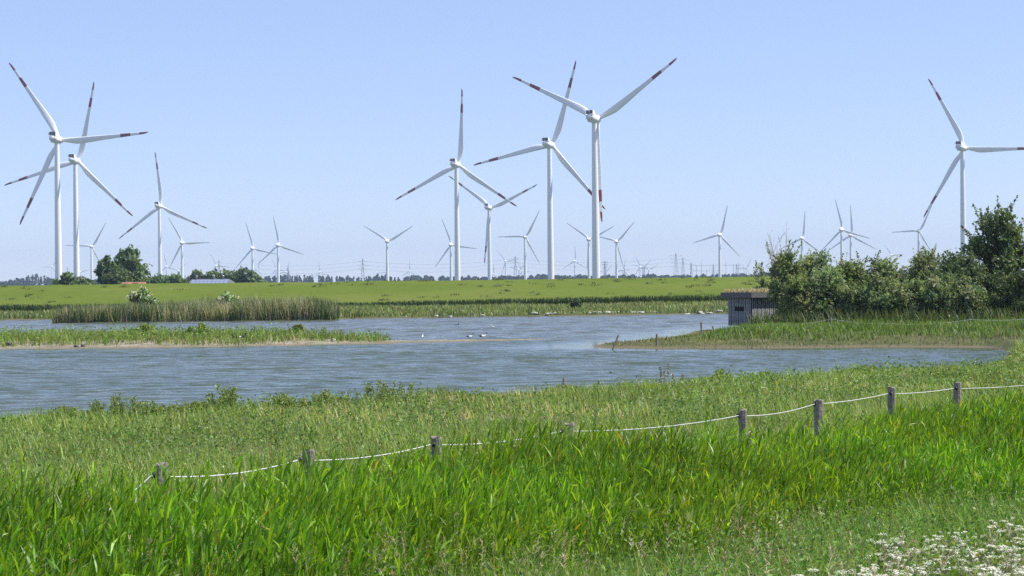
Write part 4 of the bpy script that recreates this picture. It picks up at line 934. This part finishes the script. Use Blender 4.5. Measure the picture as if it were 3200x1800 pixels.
# tussocks on the dike
def dike_tufts():
    r = np.random.default_rng(308); acc = Acc(); n = 300
    x = r.uniform(-85, 60, n); y = DIKE_Y0 + 1.5 + r.uniform(0, 1, n) ** 0.7 * 20; kk = (fbm(x, y, 9, 91) > 0.45); x, y = x[kk], y[kk]
    for xx, yy in zip(x, y):
        m_ = r.integers(10, 34); s = r.uniform(0.15, 0.5)
        px_ = xx + r.normal(0, s, m_); py2 = yy + r.normal(0, s * 0.7, m_)
        ribbons(acc, np.stack([px_, py2, dike_z(px_, py2) - 0.02], 1), r.uniform(-3.1, 3.1, m_), r.uniform(0.12, 0.34, m_), 0.09, r.uniform(0, 0.4, m_), r.uniform(0.3, 0.9, m_), pal(m_, [(0.06, 0.085, 0.025), (0.08, 0.10, 0.035), (0.10, 0.105, 0.045)], r), (1, 0.8, 0.1))
    tag(link('dike_tussocks', acc.mesh('dike_tussocks'), M_LEAF), 'small dark tussocks dotted over the grazed dike', 'grass', kind='stuff')
dike_tufts()
# grass on the right-hand bank
def k_pn(x, y, r): return (poly_sd(x, y, PEN) > 3.2 + (vnoise(x, y, 2, 92) - 0.5) * 2) & (y < 134) & (np.abs(x) < 0.3 * y) & (x > 9.6 + (y - 104) * 0.20) & (ground_h(x, y) > 0.1)
band('bank_grass', 'tall green grass on the bank below the shrubs', 309, 8, 40, 100, 134, 40000, k_pn, ground_h, lambda x, y, r: r.uniform(0.2, 0.55, len(x)) * (0.4 + 1.0 * fbm(x, y, 2.2, 93)), 0.05, [(0.085, 0.145, 0.026), (0.115, 0.18, 0.034), (0.065, 0.115, 0.022), (0.15, 0.18, 0.06)], [0.35, 0.33, 0.25, 0.07], lean=0.35)
band('undergrowth', 'dark tangle of nettles and grass at the feet of the shrubs', 313, 14, 42, 121, 138, 15000, lambda x, y, r: (x > 14.5 + (y - 121) * 0.12) & (np.abs(x) < 0.31 * y) & ((x > 17.2) | (y < 124)), ground_h, lambda x, y, r: r.uniform(0.5, 1.25, len(x)), 0.09, [(0.04, 0.07, 0.02), (0.055, 0.085, 0.025), (0.075, 0.085, 0.035)], lean=0.4)
def k_dryf(x, y, r): s = poly_sd(x, y, PEN); return (s > 0.0) & (s < 2.6 + 1.5 * vnoise(x, y, 3, 98)) & (x > 5) & (y < 112) & (np.abs(x) < 0.3 * y)
band('dry_fringe', 'pale brown stubble of dead grass along the right-hand waterline', 310, 4, 38, 96, 112, 15000, k_dryf, lambda x, y: np.maximum(ground_h(x, y), 0), lambda x, y, r: r.uniform(0.05, 0.2, len(x)), 0.04, [(0.20, 0.165, 0.09), (0.16, 0.14, 0.075), (0.13, 0.14, 0.055), (0.24, 0.20, 0.12)], mat=M_DRY)
def k_head(x, y, r): return (poly_sd(x, y, PEN) > 1.8) & (x < 14) & (y < 122) & (r.random(len(x)) < np.clip((fbm(x, y, 2.0, 95) - 0.3) * 2, 0.05, 1))
band('headland_turf', 'short patchy turf on the small headland left of the hide', 311, 4, 15, 101, 123, 14000, k_head, ground_h, lambda x, y, r: r.uniform(0.06, 0.3, len(x)) * (0.3 + 1.3 * fbm(x, y, 2.0, 96)), 0.045, [(0.14, 0.16, 0.05), (0.20, 0.19, 0.08), (0.10, 0.14, 0.035)])
def k_rd(x, y, r): return (x > 20.5) & (y > shore(x) - 16) & (np.abs(x) < 0.3 * y) & (ground_h(x, y) > 0.05)
band('dead_stalks', 'tall thin straw stalks where the meadow meets the right-hand bank', 312, 18, 36, 78, 108, 1800, k_rd, ground_h, lambda x, y, r: r.uniform(0.2, 0.75, len(x)), 0.028, [(0.22, 0.19, 0.10), (0.17, 0.15, 0.08), (0.12, 0.14, 0.05)], lean=0.2, mat=M_DRY)

# ------------------------------------------------------------------ single plants
GAIN[0] = 1.4
def weed(px, D, H, rx, label, seed, cols, name='weed_clump', leafs=0.075, n=900):
    r = np.random.default_rng(seed); x = xat(px, D); z = float(ground_h(x, D)); H *= 0.68; root = empty(name, (x, D, max(z, 0) - 0.02)); tag(root, label, 'plant', 'weed clumps along the near shore')
    acc = Acc(); S = []; ns = 26
    for k in range(ns):
        b = np.array([r.normal() * rx * 0.45, r.normal() * rx * 0.35, 0]); hh = H * r.uniform(0.45, 1.0) * (1 - 0.35 * min(abs(b[0]) / rx, 1)); tip = b + np.array([r.normal() * 0.12, r.normal() * 0.12, hh])
        S.append((b, tip, 0.009, 0.004)); m_ = n // ns; t = r.uniform(0.15, 1.03, m_)
        p = b + (tip - b) * t[:, None] + r.normal(size=(m_, 3)) * np.array([0.07, 0.07, 0.03]) * (1.2 - t * 0.7)[:, None]; p[:, 2] = np.maximum(p[:, 2], 0.02)
        up = np.zeros((m_, 3)); up[:, 2] = 1; leaves(acc, p, leafs * r.uniform(0.6, 1.2, m_), pal(m_, cols, r, 0.22), r, up, 0.3, 2.0)
    link('foliage', acc.mesh('foliage'), M_LEAF, root); tag(link('stems', tubes_mesh('stems', S, 4), M_BARK, root), kind='stuff')
WC = [(0.145, 0.195, 0.05), (0.18, 0.23, 0.065), (0.11, 0.16, 0.04)]
for i, (px, D, H, rx, lab) in enumerate(((70, 47.5, 0.5, 0.5, 'low weed clump on the near shore, well below the island sand'), (205, 47, 0.55, 0.5, 'rounded weed clump just beside the bigger bushy one on the near shore'),
        (375, 47.5, 0.95, 0.85, 'big bushy weed clump on the near shore below the island\'s bare sand'), (475, 48, 0.6, 0.45, 'narrow weed clump leaning out over the near waterline'),
        (700, 49.5, 1.0, 0.55, 'tall pointed weed clump rising against the water'), (600, 49, 0.55, 0.5, 'small weed clump next to the tall pointed one'),
        (880, 50.5, 0.55, 0.6, 'weed clump on the near shore between the pointed clump and the dark rounded one'), (1010, 51, 0.7, 0.6, 'weed clump just left of the large dark rounded one'),
        (1215, 52, 1.0, 0.95, 'large dark rounded weed clump at the bend of the near shore'), (1370, 54, 0.6, 0.8, 'broad low weed clump right of the large dark rounded one'),
        (1480, 55.5, 0.55, 0.7, 'flat weed clump on the near shore opposite the two ducks'), (1760, 58, 0.55, 0.6, 'weed clump on the near shore opposite the leaning stake'),
        (2240, 64, 0.75, 0.45, 'pointed weed clump on the near shore opposite the headland'), (2390, 66, 0.6, 0.5, 'weed clump on the near shore opposite the bird hide'),
        (2700, 68, 0.5, 0.6, 'low weed clump on the near shore opposite the wire fence'), (2960, 62, 0.6, 0.9, 'dark weed clump in the meadow beyond the rope fence\'s far posts'), (3110, 58, 0.7, 1.0, 'dark weed clump in the meadow near the end of the rope fence'))):
    weed(px, D, H, rx, lab, 400 + i, WC, leafs=0.032, n=2400)
for i, (px, D, H, rx, lab) in enumerate(((620, 122, 1.0, 1.1, 'taller weed mound in the middle of the island plants'), (455, 124, 0.9, 0.8, 'tall weed clump left of the mound on the island'), (925, 123, 0.8, 1.2, 'bright weed mound near the tip of the island'))):
    r = np.random.default_rng(450 + i); x = xat(px, D); b_ = (x, D, float(isl_h(x, D)))
    tree('weed_mound', lab, 'plant', b_, H, rx, rx * 0.7, 10, 26, 0.085, WC, 460 + i, z0=0.0, trunk=0.02, group='weed mounds on the island')
# rust-brown dock stalks
for i, (px, D, H) in enumerate(((2062, 60.5, 0.55), (2085, 60.5, 0.62), (2072, 61, 0.5), (2100, 61.5, 0.4), (1757, 57.5, 0.5), (2130, 62, 0.4))):
    r = np.random.default_rng(480 + i); x = xat(px, D); z = float(ground_h(x, D)); root = empty('dock_plant', (x, D, z)); tag(root, 'rust-brown dock stalk standing at the edge of the near shore', 'plant', 'dock stalks on the near shore')
    acc = Acc(); m_ = 44; t = r.uniform(0.3, 1, m_); p = np.stack([r.normal(0, 0.02, m_), r.normal(0, 0.02, m_), H * t], 1)
    leaves(acc, p, 0.035, pal(m_, [(0.24, 0.14, 0.08), (0.19, 0.14, 0.07), (0.16, 0.17, 0.07)], r), r); tag(link('seed_spike', acc.mesh('seed_spike'), M_DRY, root), kind='stuff')
    link('stalk', tubes_mesh('stalk', [((0, 0, -0.05), (0, 0, H), 0.006, 0.003)], 5), M_TWIG, root)
# blossoming shrubs behind the reed bed
GAIN[0] = 1.9
for i, (px, D, yt, wpx, bl, lab) in enumerate(((452, 218, 908, 130, 0.3, 'round shrub full of cream blossom rising out of the reed bed'), (712, 218.5, 920, 74, 0.28, 'small blossoming shrub half hidden behind the reeds'), (1800, 225, 936, 36, 0.0, 'small dark round bush on the marsh before the dike'))):
    b_ = gbase(px, D); rx = wpx / FPX * D / 2
    tree('blossom_shrub' if bl else 'bush', lab, 'shrub', b_, at(px, yt, D).z - b_[2], rx, rx * 0.8, 14, 40, 0.19, [(0.07, 0.125, 0.03), (0.09, 0.15, 0.036)] if bl else DK, 500 + i, z0=0.1, trunk=0.07, blossom=bl, per=9, lobe_r=0.42)
# white flowering herbs in the near corner
GAIN[0] = 1.4
def flower_protos():
    out = []
    for s in range(5):
        r = np.random.default_rng(520 + s); st = Acc(); heads = []
        H = r.uniform(0.30, 0.46); S = [((0, 0, -0.03), (r.normal() * 0.02, r.normal() * 0.02, H * 0.6), 0.004, 0.003)]
        for k in range(r.integers(3, 6)):
            tip = np.array([r.normal() * 0.06, r.normal() * 0.06, H * r.uniform(0.8, 1.05)]); S.append((S[0][1], tip, 0.003, 0.002)); acc = Acc()
            n = 34; rr = r.uniform(0.013, 0.036); a = r.uniform(0, 6.28, n); q = np.sqrt(r.random(n)) * rr
            p = np.stack([np.cos(a) * q, np.sin(a) * q, r.normal(0, 0.004, n) - q * q * 5], 1); up = np.zeros((n, 3)); up[:, 2] = 1
            leaves(acc, p, r.uniform(0.008, 0.014, n), pal(n, [(0.60, 0.60, 0.54), (0.58, 0.58, 0.49), (0.50, 0.52, 0.36)], r, 0.06), r, up, 0.8, 1.0); heads.append((acc.mesh('flower_head'), tip))
        m_ = 120; t = r.uniform(0.05, 0.78, m_); p = np.stack([r.normal(0, 0.07, m_), r.normal(0, 0.07, m_), H * t], 1)
        leaves(st, p, r.uniform(0.012, 0.03, m_), pal(m_, [(0.12, 0.17, 0.04), (0.15, 0.19, 0.06)], r, 0.18), r)
        out.append((tubes_mesh('stem', S, 4), st.mesh('foliage'), heads))
    return out
protos = flower_protos(); r = np.random.default_rng(540); cnt = 0
FL = 'white-flowered herb in the dense patch at the foot of the grass slope'
while cnt < 260:
    D = r.uniform(9.8, 16.5); px = r.uniform(2150, 3500); x = xat(px, D); z = float(ground_h(x, D)); py = hz(px) + (EYE - z - 0.38) * FPX / D
    lim = np.interp(px, [2150, 2500, 2700, 2900, 3200, 3500], [1830, 1770, 1700, 1640, 1590, 1560])
    if py < lim or py > 1990 or r.random() > 0.25 + (py - lim) / 120: continue
    st, fo, hd = protos[cnt % 5]; o = empty('flowering_herb', (x, D, z), r.uniform(0, 6.28)); sc_ = r.uniform(0.8, 1.2); o.scale = (sc_,) * 3; tag(o, FL, 'flower', 'white-flowered herbs in the near corner')
    link('stem', st, M_LEAF if False else M_TWIG, o); link('foliage', fo, M_LEAF, o)
    for hm, tip in hd: link('flower_head', hm, M_PETAL, o, tuple(tip))
    cnt += 1

# ------------------------------------------------------------------ air
mt = bpy.data.materials.new('haze'); mt.use_nodes = True; N = mt.node_tree.nodes; N.remove(N['Principled BSDF'])
pv = N.new('ShaderNodeVolumePrincipled'); pv.inputs['Color'].default_value = (0.47, 0.59, 0.84, 1); pv.inputs['Density'].default_value = 0.9e-4; pv.inputs['Anisotropy'].default_value = 0.0
mt.node_tree.links.new(pv.outputs[0], N['Material Output'].inputs['Volume'])
hb = link('haze', box_mesh('haze', [(0, 4400, 90, 8000, 9100, 186)]), mt); tag(hb, 'thin even summer haze over the whole landscape', 'haze', kind='stuff')
